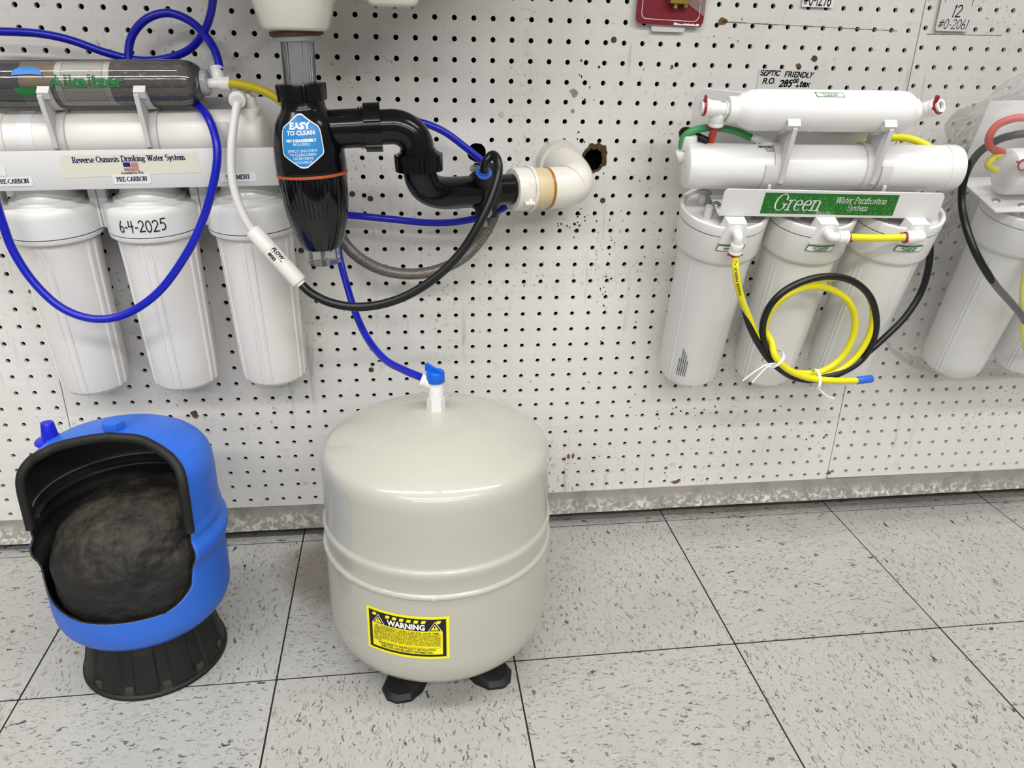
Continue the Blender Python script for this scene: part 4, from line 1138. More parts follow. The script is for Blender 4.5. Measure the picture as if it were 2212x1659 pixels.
# ---- left system
ML = frame((-.2618, -.065, .5207), .0866, .0236)
sysL = thing('water_filter_system', ML, 'older white reverse osmosis filter system with a clear cartridge of brown granules on top', 'water filter', 'under-sink filter systems hung on the pegboard')
SL = .1220
mb = MB()
mb.box(-.205, .205, -.046, .052, .0615, .0640, bev=.0006)
mb.box(-.205, .205, .050, .0525, .0615, .150, bev=.0006)
mb.box(-.205, .1755, -.0475, -.0450, .0610, .1065, bev=.0007)
mb.build('bracket', 'white_metal', sysL)
def housing_left(x, extra):
    s = MB()
    s.lathe([(0, -.2245), (.030, -.2240), (.0385, -.2215), (.0420, -.2165), (.0432, -.208), (.0440, -.18), (.0468, -.04), (.0478, -.012), (.0478, -.004), (0, -.004)], 180,
            mod=lambda a, z, r: ribs([-102, -89, -28, -14, 45, 58, 120, 135, 195, 210], .0021, .0016)(a, z, r) if -.219 < z < -.008 and r > .03 else r)
    so = s.build('filter_housing', 'old_white_plastic', sysL, angle=25, loc=(x, 0, 0))
    c = MB()
    c.lathe([(.046, -.0065), (.0535, -.0062), (.0562, -.004), (.0570, -.0005), (.0570, .0012), (.0560, .0014), (.0560, .0022), (.0570, .0024), (.0576, .026), (.0573, .0315), (.0555, .0350), (.0515, .0368), (.0450, .0372), (.0440, .0378), (.0436, .0410), (.0415, .0428), (.0385, .0432), (.0350, .0470), (.0315, .0615), (0, .0615)], 96)
    c.box(-.0615, -.050, -.008, .008, .002, .058, bev=.002); c.box(.050, .0600, -.008, .008, .002, .058, bev=.002)
    co = c.build('housing_cap', 'white_plastic', so, angle=35)
    MB().lathe([(.0565, .0011), (.0568, .0011), (.0568, .0024), (.0565, .0024)], 96, cap=False).build('seal_line', 'groove', so)
    if extra:
        g = pen_text('6-4-2025', .0140, .058, pen=.11, jitter=.05)
        onto(MB(), g, on_cyl(0, 0, .0580, radians(-90) - .029 / .058, .0095, .02)).build('marker_date', 'ink_black', so, smooth=False)
    return so
housing_left(0, True); housing_left(-SL, False); housing_left(SL, False)
# name sticker and stage stickers on the lip
YL = -.0478
st = MB().add([(-.0765, YL, .1012), (.0765, YL, .1018), (.0785, YL, .0790), (-.0795, YL, .0750)], [(0, 1, 2, 3)]).build('name_label', 'sticker_cream', sysL, smooth=False)
ink = MB()
g = pen_text('Reverse Osmosis Drinking Water System', .0066, .1270, nib=.22, pen=.10)
onto(ink, g, plane_xz(-.0640, YL - .0003, .0925, .012))
g = pen_text('Assembled in USA', .0026, .0250, nib=.22, pen=.11)
onto(ink, g, plane_xz(-.0125, YL - .0003, .0786, .01))
ink.build('lettering', 'ink_navy', st, smooth=False)
fl_ = MB(); fb = MB()
for i in range(7):
    z = .0822 + .0098 * i / 6.5
    fl_.box(-.0085 if i < 3 else .0, .0085, YL - .0004, YL - .0001, z, z + .0008)
fb.box(-.0085, -.0005, YL - .0004, YL - .0001, .0868, .0922)
fw = MB().box(-.0086, .0086, YL - .00015, YL, .0820, .0923).build('flag_field', 'ink_white', st, smooth=False)
fl_.build('flag_stripes', 'flag_red', st, smooth=False); fb.build('flag_canton', 'ink_navy', st, smooth=False)
for x, s, w in ((-.0020, 'PRE-CARBON', .0345), (-.1350, 'PRE-CARBON', .0345), (.1205, 'SEDIMENT', .0280)):
    sl = MB().prism(rrect(x - .0215, x + .0215, .0668, .0776, .002, 4), YL - .0003, YL, 'xz').build('stage_label', 'sticker_clear', sysL, smooth=False)
    g = pen_text(s, .0050, w, nib=.22, pen=.11)
    onto(MB(), g, plane_xz(x - w / 2, YL - .0006, .0700, .012)).build('lettering', 'ink_navy', sl, smooth=False)
MB().prism(rrect(-.158, -.1400, .0790, .0900, .001, 2), YL - .0003, YL, 'xz').build('small_sticker', 'sticker_clear', sysL, smooth=False)
# membrane housing
MZ, MR = .1130, .0300
def lathe_x(prof, n=48, y=0, z=0, mod=None):
    return MB().lathe(prof, n, Matrix.Translation((0, y, z)) @ Matrix.Rotation(pi / 2, 4, 'Y'), mod)
mem = lathe_x([(.0, -.205), (.026, -.205), (.031, -.200), (.0320, -.19), (.0320, -.142), (.0300, -.141), (.0300, .118), (.0306, .119), (.0312, .122), (.0312, .142), (.0290, .148), (.0235, .1525), (0, .1535)], 64, 0, MZ).build('membrane_housing', 'old_white_plastic', sysL)
mb = MB()
mb.cyl((.139, -.014, MZ + .029), (.142, -.020, MZ - .004), .0090, .0075, n=20, bev=.002)
mb.cyl((.139, -.012, MZ + .026), (.139, -.012, MZ + .0340), .0110, n=24, bev=.001)
mb.build('end_boss', 'old_white_plastic', mem)
mb = MB()
mb.cyl((.141, -.010, MZ + .030), (.141, -.010, MZ + .047), .0065, n=20, bev=.0015)
mb.cyl((.143, -.010, MZ + .046), (.126, -.010, MZ + .0455), .0068, n=20, bev=.0015)
sleeve(mb, (.1300, -.006, MZ + .0460), (.1295, -.0330, MZ + .0455), .0098)
mb.cyl((.1295, -.0325, MZ + .0455), (.1295, -.0350, MZ + .0450), .0065, n=20)
mb.build('elbow_fitting', 'white_plastic', mem)
tp = MB()
tp.lathe([(.0304, 0), (.0304, .016)], 40, Matrix.Translation((-.125, 0, MZ)) @ Matrix.Rotation(pi / 2, 4, 'Y'), cap=False)
tag(tp.build('tape_band', 'tape', mem), 'strip of clear tape round the housing')
mb = MB()
for z0 in (.008, -.013):
    mb.box(-.200, -.148, -.0335, -.0300, MZ + z0, MZ + z0 + .006, bev=.0008)
mb.build('cap_lug', 'old_white_plastic', mem)
# clear cartridge and its media
CY, CZ, CR = -.010, .1752, .0260
cart = lathe_x([(0, -.230), (.0255, -.230), (CR, -.225), (CR, .066), (.0245, .076), (.0195, .0855), (.0150, .0885), (.0125, .0895)], 64, CY, CZ).build('clear_cartridge', 'cartridge_clear', sysL)
for a, b, m in ((-.222, -.1063, 'media_dark'), (-.1063, -.0683, 'media_tan'), (-.0683, -.0603, 'media_felt'), (-.0603, -.0160, 'media_white'), (-.0160, -.0085, 'media_felt'), (-.0085, .0660, 'media_brown')):
    if m == 'media_brown':
        p = [(0, a), (.0238, a), (.0240, b - .004), (.0222, b + .004), (.0185, b + .011), (0, b + .012)]
    else:
        p = [(0, a), (.0240, a + .0003), (.0240, b - .0003), (0, b)]
    lathe_x(p, 48, CY, CZ).build('media_layer', m, cart)
lathe_x([(0, .0860), (.0145, .0865), (.0150, .0885), (.0150, .0945), (.0140, .0955), (.0060, .0957), (0, .0957)], 32, CY, CZ).build('neck', 'neck_clear', cart)
pr_ = MB()
g = text_geo('Alkalizer', .0260, .0009, .0830)
fnx = lambda a, b: Vector((-.0745 + a, CY - (CR + .0004) * cos((b - .0005) / CR), CZ + (CR + .0004) * sin((b - .0005) / CR)))
g = ([Vector((p.x, p.y * .72, 0)) for p in g[0]], g[1])
onto(pr_, g, fnx)
pr_.build('green_print', 'ink_green', cart, smooth=False)
def leaf(cx, cz, rx, rz, up):
    pts = [(cx - rx, cz)] + [(cx + rx * cos(radians(a)), cz + (rz if up else -rz) * abs(sin(radians(a))) ** .8) for a in range(165, -1, -15)] + [(cx + rx * .3, cz + (rz if up else -rz) * .15)]
    return ([Vector((x, z, 0)) for x, z in pts], [tuple(range(len(pts)))])
f2 = lambda a, b: Vector((a, CY - (CR + .0005) * cos(b / CR), CZ + (CR + .0005) * sin(b / CR)))
def dense(poly):
    cx = sum(p.x for p in poly[0]) / len(poly[0]); cz = sum(p.y for p in poly[0]) / len(poly[0])
    vs = list(poly[0]) + [Vector((cx, cz, 0))]; n = len(poly[0])
    return vs, [(i, (i + 1) % n, n) for i in range(n)]
onto(MB(), dense(leaf(-.0955, .0125, .0160, .0105, True)), f2).build('blue_leaf_print', 'print_blue', cart, smooth=False)
onto(MB(), dense(leaf(-.0955, .0000, .0160, .0115, False)), f2).build('green_leaf_print', 'ink_green', cart, smooth=False)
mb = MB()
mb.cyl((.0945, CY, CZ - .001), (.1080, CY, CZ - .001), .0058, n=20)
mb.cyl((.1065, CY, CZ - .001), (.1070, CY + .012, CZ + .009), .0072, n=20, bev=.001)
sleeve(mb, (.1075, CY, CZ - .001), (.1205, CY, CZ - .0015), .0086)
mb.cyl((.1205, CY, CZ - .0015), (.1245, CY, CZ - .0017), .0052, n=20, bev=.0005)
sleeve(mb, (.1062, CY + .006, CZ + .004), (.1052, CY + .012, CZ + .0160), .0082)
mb.build('tee_fitting', 'white_plastic', cart)
clip_part(sysL, -.0790, .0130, 0, MZ, .0303, CY, CZ, CR + .0003, 'clip_plastic', -.004)
clip_part(sysL, .0250, .0130, 0, MZ, .0303, CY, CZ, CR + .0003, 'clip_plastic', -.004)
MB().box(.098, .116, -.0335, -.0315, .100, .1345, bev=.0008).build('clip_tab', 'clip_plastic', sysL)

# ---- right system (also used, bagged, at the frame's edge)
def port_block(k, mode):
    """front port with its elbow; mode: down / right / left"""
    mb = MB()
    vs = [(-.0115, -.0595, .0588), (.0115, -.0595, .0588), (.0160, -.0600, .0300), (-.0180, -.0600, .0300),
          (-.0125, -.0400, .0588), (.0125, -.0400, .0588), (.0170, -.0400, .0300), (-.0190, -.0400, .0300)]
    mb.add(vs, [(0, 1, 2, 3), (7, 6, 5, 4), (0, 4, 5, 1), (1, 5, 6, 2), (2, 6, 7, 3), (3, 7, 4, 0)])
    mb.cyl((0, -.0590, .0475), (0, -.0612, .0475), .0088, n=28, bev=.0006)
    return mb
def fitting(mode):
    mb = MB()
    zc = .0475
    mb.cyl((0, -.059, zc), (0, -.0690, zc), .0064, n=22, bev=.0012)
    if mode == 'down':
        mb.tube([(0, -.0675, zc), (0, -.0705, zc - .001), (.0005, -.0715, zc - .006), (.0005, -.0715, zc - .013)], .0060, n=16)
        sleeve(mb, (.0005, -.0715, zc - .010), (.0005, -.0715, zc - .0235), .0086)
    else:
        s = 1 if mode == 'right' else -1
        mb.tube([(0, -.0675, zc), (s * .001, -.0705, zc), (s * .006, -.0715, zc), (s * .012, -.0715, zc)], .0060, n=16)
        sleeve(mb, (s * .009, -.0715, zc), (s * .0215, -.0715, zc), .0086)
        mb.cyl((s * .021, -.0715, zc), (s * .0245, -.0715, zc), .0052, n=18)
    return mb
def fit_collar(mode):
    zc = .0475
    if mode == 'down': return collar((.0005, -.0715, zc - .0238), (0, 0, -1), 0, .0066, .0030)
    s = 1 if mode == 'right' else -1
    return collar((s * .0212, -.0715, zc), (s, 0, 0), 0, .0070, .0022)

def housing_right(root, x, mode, sticker):
    s = MB()
    rb_ = ribs([-150, -143, -72, -65, 0, 7, 70, 140], .0012, .0010)
    s.lathe([(0, -.2375), (.028, -.2368), (.0385, -.2335), (.0435, -.2270), (.0450, -.2180), (.0456, -.20), (.0490, -.03), (.0500, -.008), (.0500, .002), (0, .002)], 180,
            mod=lambda a, z, r: rb_(a, z, r) if -.230 < z < -.012 and r > .03 else r)
    so = s.build('filter_housing', 'white_plastic', root, angle=25, loc=(x, 0, 0))
    c = MB()
    c.lathe([(.047, -.0085), (.0515, -.0080), (.0545, -.0055), (.0558, -.0010), (.0572, .0360), (.0566, .0362), (.0566, .0370), (.0574, .0372), (.0582, .0480), (.0576, .0500), (.0545, .0505), (.0530, .0495), (.0520, .0440), (.020, .0430), (.017, .050), (.0165, .0590), (0, .0590)], 96)
    for dx, dy in ((-.026, .02), (.026, .02), (-.026, -.016), (.026, -.016)):
        c.cyl((dx, dy, .042), (dx, dy, .0590), .0060, .0050, n=16)
    c.build('housing_cap', 'white_plastic', so, angle=35)
    MB().lathe([(.0568, .0359), (.0572, .0361), (.0572, .0371), (.0568, .0373)], 96, cap=False).build('seal_line', 'groove', so)
    if mode:
        port_block(0, mode).build('port_block', 'white_plastic', so, smooth=False)
        fitting(mode).build('elbow_fitting', 'white_plastic', so)
        fit_collar(mode).build('locking_collar', 'collar_red', so)
    if sticker:
        th = radians(-90) + (-.002 / .0575)
        R_ = .0577
        lw, lh, sk = .036, .0088, .0012
        out = [(-lw / 2, 0), (lw / 2 - .002, 0), (lw / 2 + .0005, lh), (-lw / 2 + .0025, lh)]
        f = on_cyl(0, 0, R_, th, .0170)
        vs, fs = sheet(10, 1, -lw / 2, lw / 2, 0, lh)
        vs = [Vector((v.x + v.y * .25, v.y, 0)) for v in vs]
        onto(MB(), (vs, fs), f).build('stage_label_frame', 'ink_green', so, smooth=False)
        vs, fs = sheet(10, 1, -lw / 2 + .0011, lw / 2 - .0011, .0011, lh - .0011)
        vs = [Vector((v.x + v.y * .25, v.y, 0)) for v in vs]
        onto(MB(), (vs, fs), on_cyl(0, 0, R_ + .0003, th, .0170)).build('stage_label', 'paper_white', so, smooth=False)
        ink = MB()
        if len(sticker) == 1:
            g = text_geo(sticker[0], .0040, .00012, align='CENTER'); onto(ink, ([Vector((p.x + .001, p.y + .0029, 0)) for p in g[0]], g[1]), on_cyl(0, 0, R_ + .0006, th, .0170))
        else:
            for i, t_ in enumerate(sticker):
                g = text_geo(t_, .0036, .00012, width=.021 if i == 0 else .017, align='CENTER', shear=.15)
                onto(ink, ([Vector((p.x + .001, p.y + (.0047 if i == 0 else .0018), 0)) for p in g[0]], g[1]), on_cyl(0, 0, R_ + .0006, th, .0170))
        ink.build('lettering', 'ink_green', so, smooth=False)
    return so

MRt = frame((.5916, -.1242, .5116), .322, .0083, -.0763)
sysR = thing('water_filter_system', MRt, 'white three-stage reverse osmosis system with a green label on its bracket', 'water filter', 'under-sink filter systems hung on the pegboard')
SR = .1176
h1 = housing_right(sysR, -SR, 'down', ['SEDIMENT'])
h2 = housing_right(sysR, 0, 'right', ['ACTIVATED', 'CARBON'])
h3 = housing_right(sysR, SR, 'left', ['ACTIVATED', 'CARBON'])
mb = MB()
for i, w in enumerate((.032, .05, .045, .04, .03)):
    onto(mb, sheet(1, 6, -.0125 + i * .003, -.0125 + i * .003 + .0011, 0, w), on_cyl(0, 0, .0473 + .0008, radians(-112), -.2080))
tag(mb.build('fine_print', 'ink_grey', h1, smooth=False), 'rows of tiny grey print')
mb = MB()
mb.box(-.1380, .1450, -.0405, .0600, .0590, .0612, bev=.0006)
mb.prism([(-.166, .0600), (.100, .0600), (.100, .150), (.094, .158), (-.158, .182), (-.166, .174)], .0590, .0612, 'xz')
lip = [(-.1383, .0600), (.1462, .0572)] + [(.1445 - .006 + .006 * cos(radians(a)), .0927 - .006 + .006 * sin(radians(a))) for a in (0, 30, 60, 90)] + [(-.1378 + .006 + .006 * cos(radians(a)), .0968 - .006 + .006 * sin(radians(a))) for a in (90, 120, 150, 180)]
mb.prism(lip, -.0418, -.0398, 'xz')
mb.build('bracket', 'white_metal', sysR, smooth=False)
sc0 = None
for x, y in ((-.140, .016), (-.135, -.015), (-.098, .016), (-.095, -.015)):
    if sc0 is None:
        q = MB().lathe([(.0062, .0612), (.0060, .0620), (.0042, .0636), (0, .0640)], 20)
        q.box(-.0032, .0032, -.0006, .0006, .0636, .0643); q.box(-.0006, .0006, -.0032, .0032, .0636, .0643)
        sc0 = q.build('screw', 'steel', sysR, loc=(x, y, 0))
    else: dup(sc0, sysR, (x, y, 0))
YR = -.0422
gl = MB().add([(-.0860, YR, .0928), (.0855, YR, .0903), (.0862, YR, .0614), (-.0866, YR, .0640)], [(0, 1, 2, 3)]).build('name_label', 'ink_green', sysR, smooth=False)
# faint triangle pattern printed on the green label
mat('ink_green_light', '2f7d2c', .5); mat('label_green', '17661c', .45)
gl.data.materials[0] = MATS['label_green']
tri = MB()
for i in range(27):
    for j in range(4):
        x = -.083 + i * .0062 + (j % 2) * .0031; z = .0650 + j * .0066 - (x + .083) * .0146
        if (i + j) % 3 == 0 or x + .0058 > .0845: continue
        tri.add([(x, YR - .0002, z), (x + .0058, YR - .0002, z), (x + .0029, YR - .0002, z + .0056)], [(0, 1, 2)])
tri.build('triangle_print', 'ink_green_light', gl, smooth=False)
ink = MB()
g = pen_text('Green', .0225, .0600, nib=.12, pen=.055, shear=.22); onto(ink, g, plane_xz(-.0725, YR - .0005, .0688, -.014))
g = pen_text('Water Purification', .0082, .0660, nib=.13, pen=.085, shear=.24); onto(ink, g, plane_xz(.0055, YR - .0005, .0792, -.014))
g = pen_text('System', .0082, .0270, nib=.13, pen=.085, shear=.24); onto(ink, g, plane_xz(.0230, YR - .0005, .0688, -.014))
g = pen_text('Made in USA', .0034, .0190, nib=.09, pen=.08, shear=.24); onto(ink, g, plane_xz(-.0150, YR - .0005, .0640, -.014))
ink.build('lettering', 'ink_white', gl, smooth=False)
# membrane housing, cartridge
mem = lathe_x([(0, -.1840), (.022, -.1835), (.0265, -.1805), (.0282, -.1745), (.0284, -.165), (.0280, -.160), (.0280, .1490), (.0276, .1493), (.0276, .1502), (.0286, .1506), (.0286, .1650), (.0268, .1695), (.022, .1712), (0, .1715)], 64, 0, .1068).build('membrane_housing', 'white_plastic', sysR)
mb = MB().cyl((-.178, .012, .123), (-.178, .012, .142), .0115, .0095, n=20, bev=.003)
mb.cyl((-.190, .012, .112), (-.178, .012, .118), .0095, .0100, n=20, bev=.003)
mb.build('end_boss', 'white_plastic', mem)
bar = MB()
rr = random.Random(3)
fy = lambda a, b: Vector((a, -.0284 * cos(b / .0284), .1068 + .0284 * sin(b / .0284)))
x = -.0950
while x < -.066:
    w = rr.choice((.0003, .0006, .0009)); onto(bar, sheet(1, 3, x, x + w, .0385, .0430), fy); x += w + rr.choice((.0003, .0006))
for i, (s, w) in enumerate((('MXR2004-KP', .022), ('P/N: 4005459', .020))):
    g = text_geo(s, .0028, .00005, width=w); onto(bar, ([Vector((-.066 - p.x, -p.y - i * .0032 + .0372, 0)) for p in g[0]], g[1]), fy)
tag(bar.build('barcode_print', 'ink_black', mem, smooth=False), 'upside-down black barcode print')
cart = lathe_x([(0, -.1370), (.0105, -.1370), (.0125, -.1350), (.0185, -.1270), (.0232, -.1160), (.0240, -.1060), (.0236, -.1055), (.0240, -.1050), (.0240, .0680), (.0230, .0760), (.0195, .0820), (.0158, .0825), (.0155, .0890), (.0145, .0900), (0, .0900)], 64, 0, .1795).build('inline_cartridge', 'white_plastic', sysR)
lathe_x([(.0095, -.1430), (.0150, -.1425), (.0155, -.1415), (.0155, -.1325), (.0145, -.1310), (.0100, -.1310)], 40, 0, .1795).build('neck_ring', 'white_plastic', cart)
mb = MB()
mb.cyl((-.138, 0, .1795), (-.155, 0, .1800), .0078, n=20); mb.cyl((-.1435, 0, .1795), (-.1460, 0, .1797), .0105, n=6)
sleeve(mb, (-.1530, 0, .1800), (-.1705, 0, .1815), .0105)
mb.lathe([(.0052, 0), (.0078, 0), (.0078, .005), (.0052, .005)], 20, Matrix.Translation((-.1705, 0, .1815)) @ Matrix.Rotation(-pi / 2, 4, 'Y'))
mb.cyl((-.1535, 0, .1800), (-.1535, 0, .1700), .0075, n=20)
sleeve(mb, (-.1535, 0, .1745), (-.1530, 0, .1600), .0098)
tee = mb.build('tee_fitting', 'white_plastic', cart)
cl = collar((-.1705, 0, .1815), (-1, 0, 0), 0, .0094, .0024); cl.box(-.1732, -.1708, -.004, .002, .1890, .1970, bev=.0006)
c2 = collar((-.1530, 0, .1598), (0, 0, -1), 0, .0082, .0022)
cl.build('locking_collar', 'collar_red', cart); c2.build('locking_collar', 'collar_red', cart)
mb = MB()
mb.cyl((.088, 0, .1780), (.098, -.002, .1785), .0080, n=20, bev=.001)
sleeve(mb, Vector((.1065, -.0135, .1920)) - Vector((.40, -.70, .55)).normalized() * .019, (.1065, -.0135, .1920), .0104); mb.cyl((.094, -.001, .1785), (.1010, -.004, .1845), .0085, n=20)
mb.lathe([(.0050, 0), (.0078, 0), (.0078, .0050), (.0050, .0050), (.0048, .001)], 24, Matrix.Translation((.1065, -.0135, .1920)) @ Vector((.40, -.70, .55)).to_track_quat('Z', 'Y').to_matrix().to_4x4(), cap=False)
mb.build('elbow_fitting', 'white_plastic', cart)
dd = Vector((.40, -.70, .55)).normalized()
c3 = collar(Vector((.1065, -.0135, .1920)), dd, 0, .0092, .0024); c3.box(.0985, .1025, -.0170, -.0130, .1975, .2060, bev=.0006)
c3.build('locking_collar', 'collar_red', cart)
# small carbon sticker on top of the cartridge
fc = lambda R_: (lambda a, b: Vector((-.0262 + a, -R_ * cos(b / R_), .1795 + R_ * sin(b / R_))))
lb = MB(); vs, fs = sheet(1, 6, -.0170, .0170, .0262, .0345)
onto(lb, ([Vector((v.x - (v.y - .03) * .2, v.y, 0)) for v in vs], fs), fc(.0243)); lb.build('stage_label_frame', 'ink_green', cart, smooth=False)
lb = MB(); vs, fs = sheet(1, 6, -.0159, .0159, .0272, .0335)
onto(lb, ([Vector((v.x - (v.y - .03) * .2, v.y, 0)) for v in vs], fs), fc(.0245)); lb.build('stage_label', 'paper_white', cart, smooth=False)
ink = MB()
for i, (s, w) in enumerate((('ACTIVATED', .021), ('CARBON', .017))):
    g = text_geo(s, .0032, .0001, width=w, align='CENTER'); onto(ink, ([Vector((p.x, p.y + (.0307 if i == 0 else .0278), 0)) for p in g[0]], g[1]), fc(.0247))
ink.build('lettering', 'ink_green', cart, smooth=False)
clip_part(sysR, -.0690, .0150, 0, .1068, .0282, 0, .1795, .0242, 'clip_plastic', .002)
clip_part(sysR, .0480, .0150, 0, .1068, .0282, 0, .1795, .0242, 'clip_plastic', .002)
for x in (-.081, .066):
    mb = MB()
    mb.lathe([(.0283, 0), (.0310, .0006), (.0310, .0144), (.0283, .015)], 40, Matrix.Translation((x - .0075, 0, .1068)) @ Matrix.Rotation(pi / 2, 4, 'Y'), mod=None, cap=False)
    mb.v = [Vector((p.x, p.y, min(p.z, .1215 if p.y < .018 else .115))) for p in mb.v]
    mb.cyl((x + .001, -.0340, .0880), (x + .001, -.0335, .0990), .0022, n=12, bev=.001)
    mb.box(x - .0075, x + .0075, -.026, .026, .0610, .0795)
    mb.build('saddle_clip', 'clip_plastic', sysR, angle=30)
MB().box(.010, .080, .0583, .0590, .128, .140).build('serial_label', 'sticker_cream', sysR, smooth=False)
fit2 = MB(); sleeve(fit2, (-.100, .012, .142), (-.090, .008, .138), .0070); fit2.cyl((-.090, .008, .138), (-.076, .004, .134), .0048, n=18)
fit2.build('tube_connector', 'white_plastic', sysR)
MB().cyl((-.018, .035, .139), (.010, .035, .139), .0034, n=14).build('tube_stub', 'white_plastic', sysR)
# pegs that carry the two systems
def peg(x, z, y1, label, rise=.012):
    mb = MB().tube([(x, .008, z), (x, -.01, z), (x, y1 + .006, z), (x, y1 - .002, z + .003), (x, y1 - .004, z + rise)], .0026, n=10)
    return tag(mb.build('peg_hook', 'steel'), label, 'hook', 'steel pegs holding up the filter systems')
peg(.4826, .6755, -.1080, 'steel peg behind the left end of the green-label filter system')
peg(.6858, .6755, -.1080, 'steel peg behind the right end of the green-label filter system')

# ---- bagged system at the right edge
MBg = frame((.9093, -.1189, .5146), .3028, .0289, -.05)
sysB = thing('water_filter_system', MBg, 'white filter system sealed inside a clear plastic bag, cut off by the right edge', 'water filter', 'under-sink filter systems hung on the pegboard')
housing_right(sysB, 0, None, None); housing_right(sysB, SR, None, None); housing_right(sysB, 2 * SR, None, None)
mb = MB()
mb.box(-.075, .300, -.0405, .0600, .0590, .0612, bev=.0006); mb.box(-.075, .300, .0585, .0610, .0590, .170, bev=.0006)
mb.build('bracket', 'white_metal', sysB)
for x, y in ((-.058, -.010), (-.030, -.026)):
    dup(sc0, sysB, (x, y, -.0006))
mem = lathe_x([(0, -.0600), (.024, -.0595), (.0290, -.0560), (.0300, -.0500), (.0300, .30), (0, .30)], 48, 0, .0980).build('membrane_housing', 'white_plastic', sysB)
mb = MB()
mb.cyl((-.040, -.020, .1150), (-.048, -.034, .1200), .0060, n=20, bev=.001); sleeve(mb, (-.044, -.030, .1190), (-.062, -.034, .1230), .0080)
mb.build('elbow_fitting', 'white_plastic', mem)
collar((-.0612, -.034, .1232), (-.3, -.05, .06), 0, .0076, .0022).build('locking_collar', 'collar_red', mem)
cb = lathe_x([(0, -.020), (.0200, -.016), (.0234, -.006), (.0234, .30), (0, .30)], 48, 0, .178).build('inline_cartridge', 'white_plastic', sysB)
mb = MB().prism(rrect(-.018, .018, .0180, .0285, .001, 2), -.0586, -.0580, 'xz')
mb.build('stage_label', 'ink_grey', sysB, smooth=False)
peg(.9398, .6760, -.1000, 'steel peg holding the plastic-bagged filter system')

# clear bag round it
outline = [(.738, .830), (.716, .80), (.695, .785), (.6826, .764), (.6600, .766), (.6449, .777), (.6212, .792), (.5720, .795), (.5209, .800), (.4745, .812), (.4198, .812), (.3702, .806), (.3299, .806), (.3032, .824), (.2900, .850), (.2800, .885)]
outline = sorted(outline)
zs = [.278 + (.738 - .278) * i / 90 for i in range(91)]
na = 110
rb = random.Random(9)
wr = [(rb.uniform(0, 2 * pi), rb.uniform(.27, .74), rb.uniform(8, 30), rb.uniform(-60, 60), rb.uniform(0, 6), rb.uniform(.0007, .0022)) for _ in range(34)]
vs, fs = [], []
for j, z in enumerate(zs):
    xl = interp([(a, b) for a, b in outline], z)
    xr = 1.27
    t = (z - .278) / .46
    hd = .030 + .085 * min(1, t / .10) * (1 - .75 * sst(.80, 1.0, t)) if t > 0 else .03
    tilt = -(z - .5146) * .31
    yc = -.118 + tilt - .004
    hd = min(hd, -yc - .004 + .09) if False else hd
    for i in range(na):
        a = 2 * pi * i / na
        c, s = cos(a), sin(a)
        e = .55
        x = (xl + xr) / 2 + (xr - xl) / 2 * math.copysign(abs(c) ** e, c)
        y = yc - hd * math.copysign(abs(s) ** .7, s)
        k = 0.0
        for a0, z0, fx, fz, p0, am in wr:
            g = math.exp(-((z - z0) / .07) ** 2)
            if g > .02: k += am * g * sin(fx * (x - 1) * 3 + fz * z * 1.6 + p0)
        y = min(y - k, -.0035)
        vs.append((x + k * .6, y, z))
for j in range(len(zs) - 1):
    for i in range(na):
        l = (i + 1) % na
        fs.append((j * na + i, j * na + l, (j + 1) * na + l, (j + 1) * na + i))
fs.append(tuple(reversed(range(na))))
bag = MB().add(vs, fs).build('plastic_bag', 'bag_film', angle=80)
tag(bag, 'crinkled clear plastic bag over the filter system at the right edge', 'plastic bag')

# ------------------------------------------------------------------ bottle trap under the sink
MT = frame((-.0487, -.172, .6049), 0, .06)
MTi = MT.inverted()
trap = thing('bottle_trap', MT, 'black plastic sink trap with a ribbed bottle, an orange seal and a blue sticker', 'drain trap')
bp_ = [(0.0, .0397), (.004, .0402), (.012, .0402), (.030, .0394), (.045, .0375), (.055, .0345), (.063, .0300), (.068, .0262), (.0715, .0246), (.079, .0240)]
prof = [(r, z) for z, r in bp_]
body = MB().lathe([(.037, -.004)] + prof + [(0, .079)], 72)
body.cyl((.020, 0, .0465), (.0655, 0, .0465), .0215, n=40)
for x in (.0600, .0630): body.cyl((x, 0, .0465), (x + .0013, 0, .0465), .0235, n=40)
bo = body.build('trap_body', 'black_gloss', trap, angle=50)
def lugs(n, amp, w=.5):
    return lambda a, z, r: r + (amp if ((a * n / (2 * pi)) % 1) < w else 0) if r > .02 else r
mb = MB().lathe([(.0175, .0965), (.0235, .0970), (.0258, .0965), (.0262, .0955), (.0256, .0790), (.0240, .0785), (0, .0785)], 160, mod=lugs(10, .0016, .72), cap=False)
mb.build('compression_nut', 'black_gloss', trap, angle=30)
mb = MB().cyl((.0655, 0, .0465), (.0840, 0, .0463), .0250, .0254, n=160, mod=lugs(8, .0020, .6)); mb.build('compression_nut', 'black_gloss', trap, angle=30)
mb = MB()
mb.tube([(.080, 0, .0462), (.092, 0, .0462), (.1000, 0, .0458), (.1085, 0, .0430), (.1160, 0, .0375), (.1212, 0, .0300), (.1232, 0, .0215), (.1236, 0, .010)], .0195, n=36, smooth=5)
mb.cyl((.1236, 0, .0200), (.1236, 0, .0120), .0212, n=40); mb.cyl((.1236, 0, .0165), (.1236, 0, .0135), .0240, n=40)
mb.build('upper_elbow', 'black_gloss', trap, angle=45)
mb = MB().cyl((.1236, 0, .0145), (.1232, 0, -.0045), .0268, .0262, n=160, mod=lugs(9, .0016, .7)); mb.build('compression_nut', 'black_gloss', trap, angle=30)
lower = [(.0747, -.172, .6150), (.0752, -.1715, .6060), (.0775, -.1690, .5965), (.0840, -.1635, .5868), (.0960, -.1555, .5802), (.1100, -.1465, .5775), (.1330, -.1315, .5762), (.1592, -.115, .5756), (.2005, -.095, .5741), (.215, -.088, .5735)]
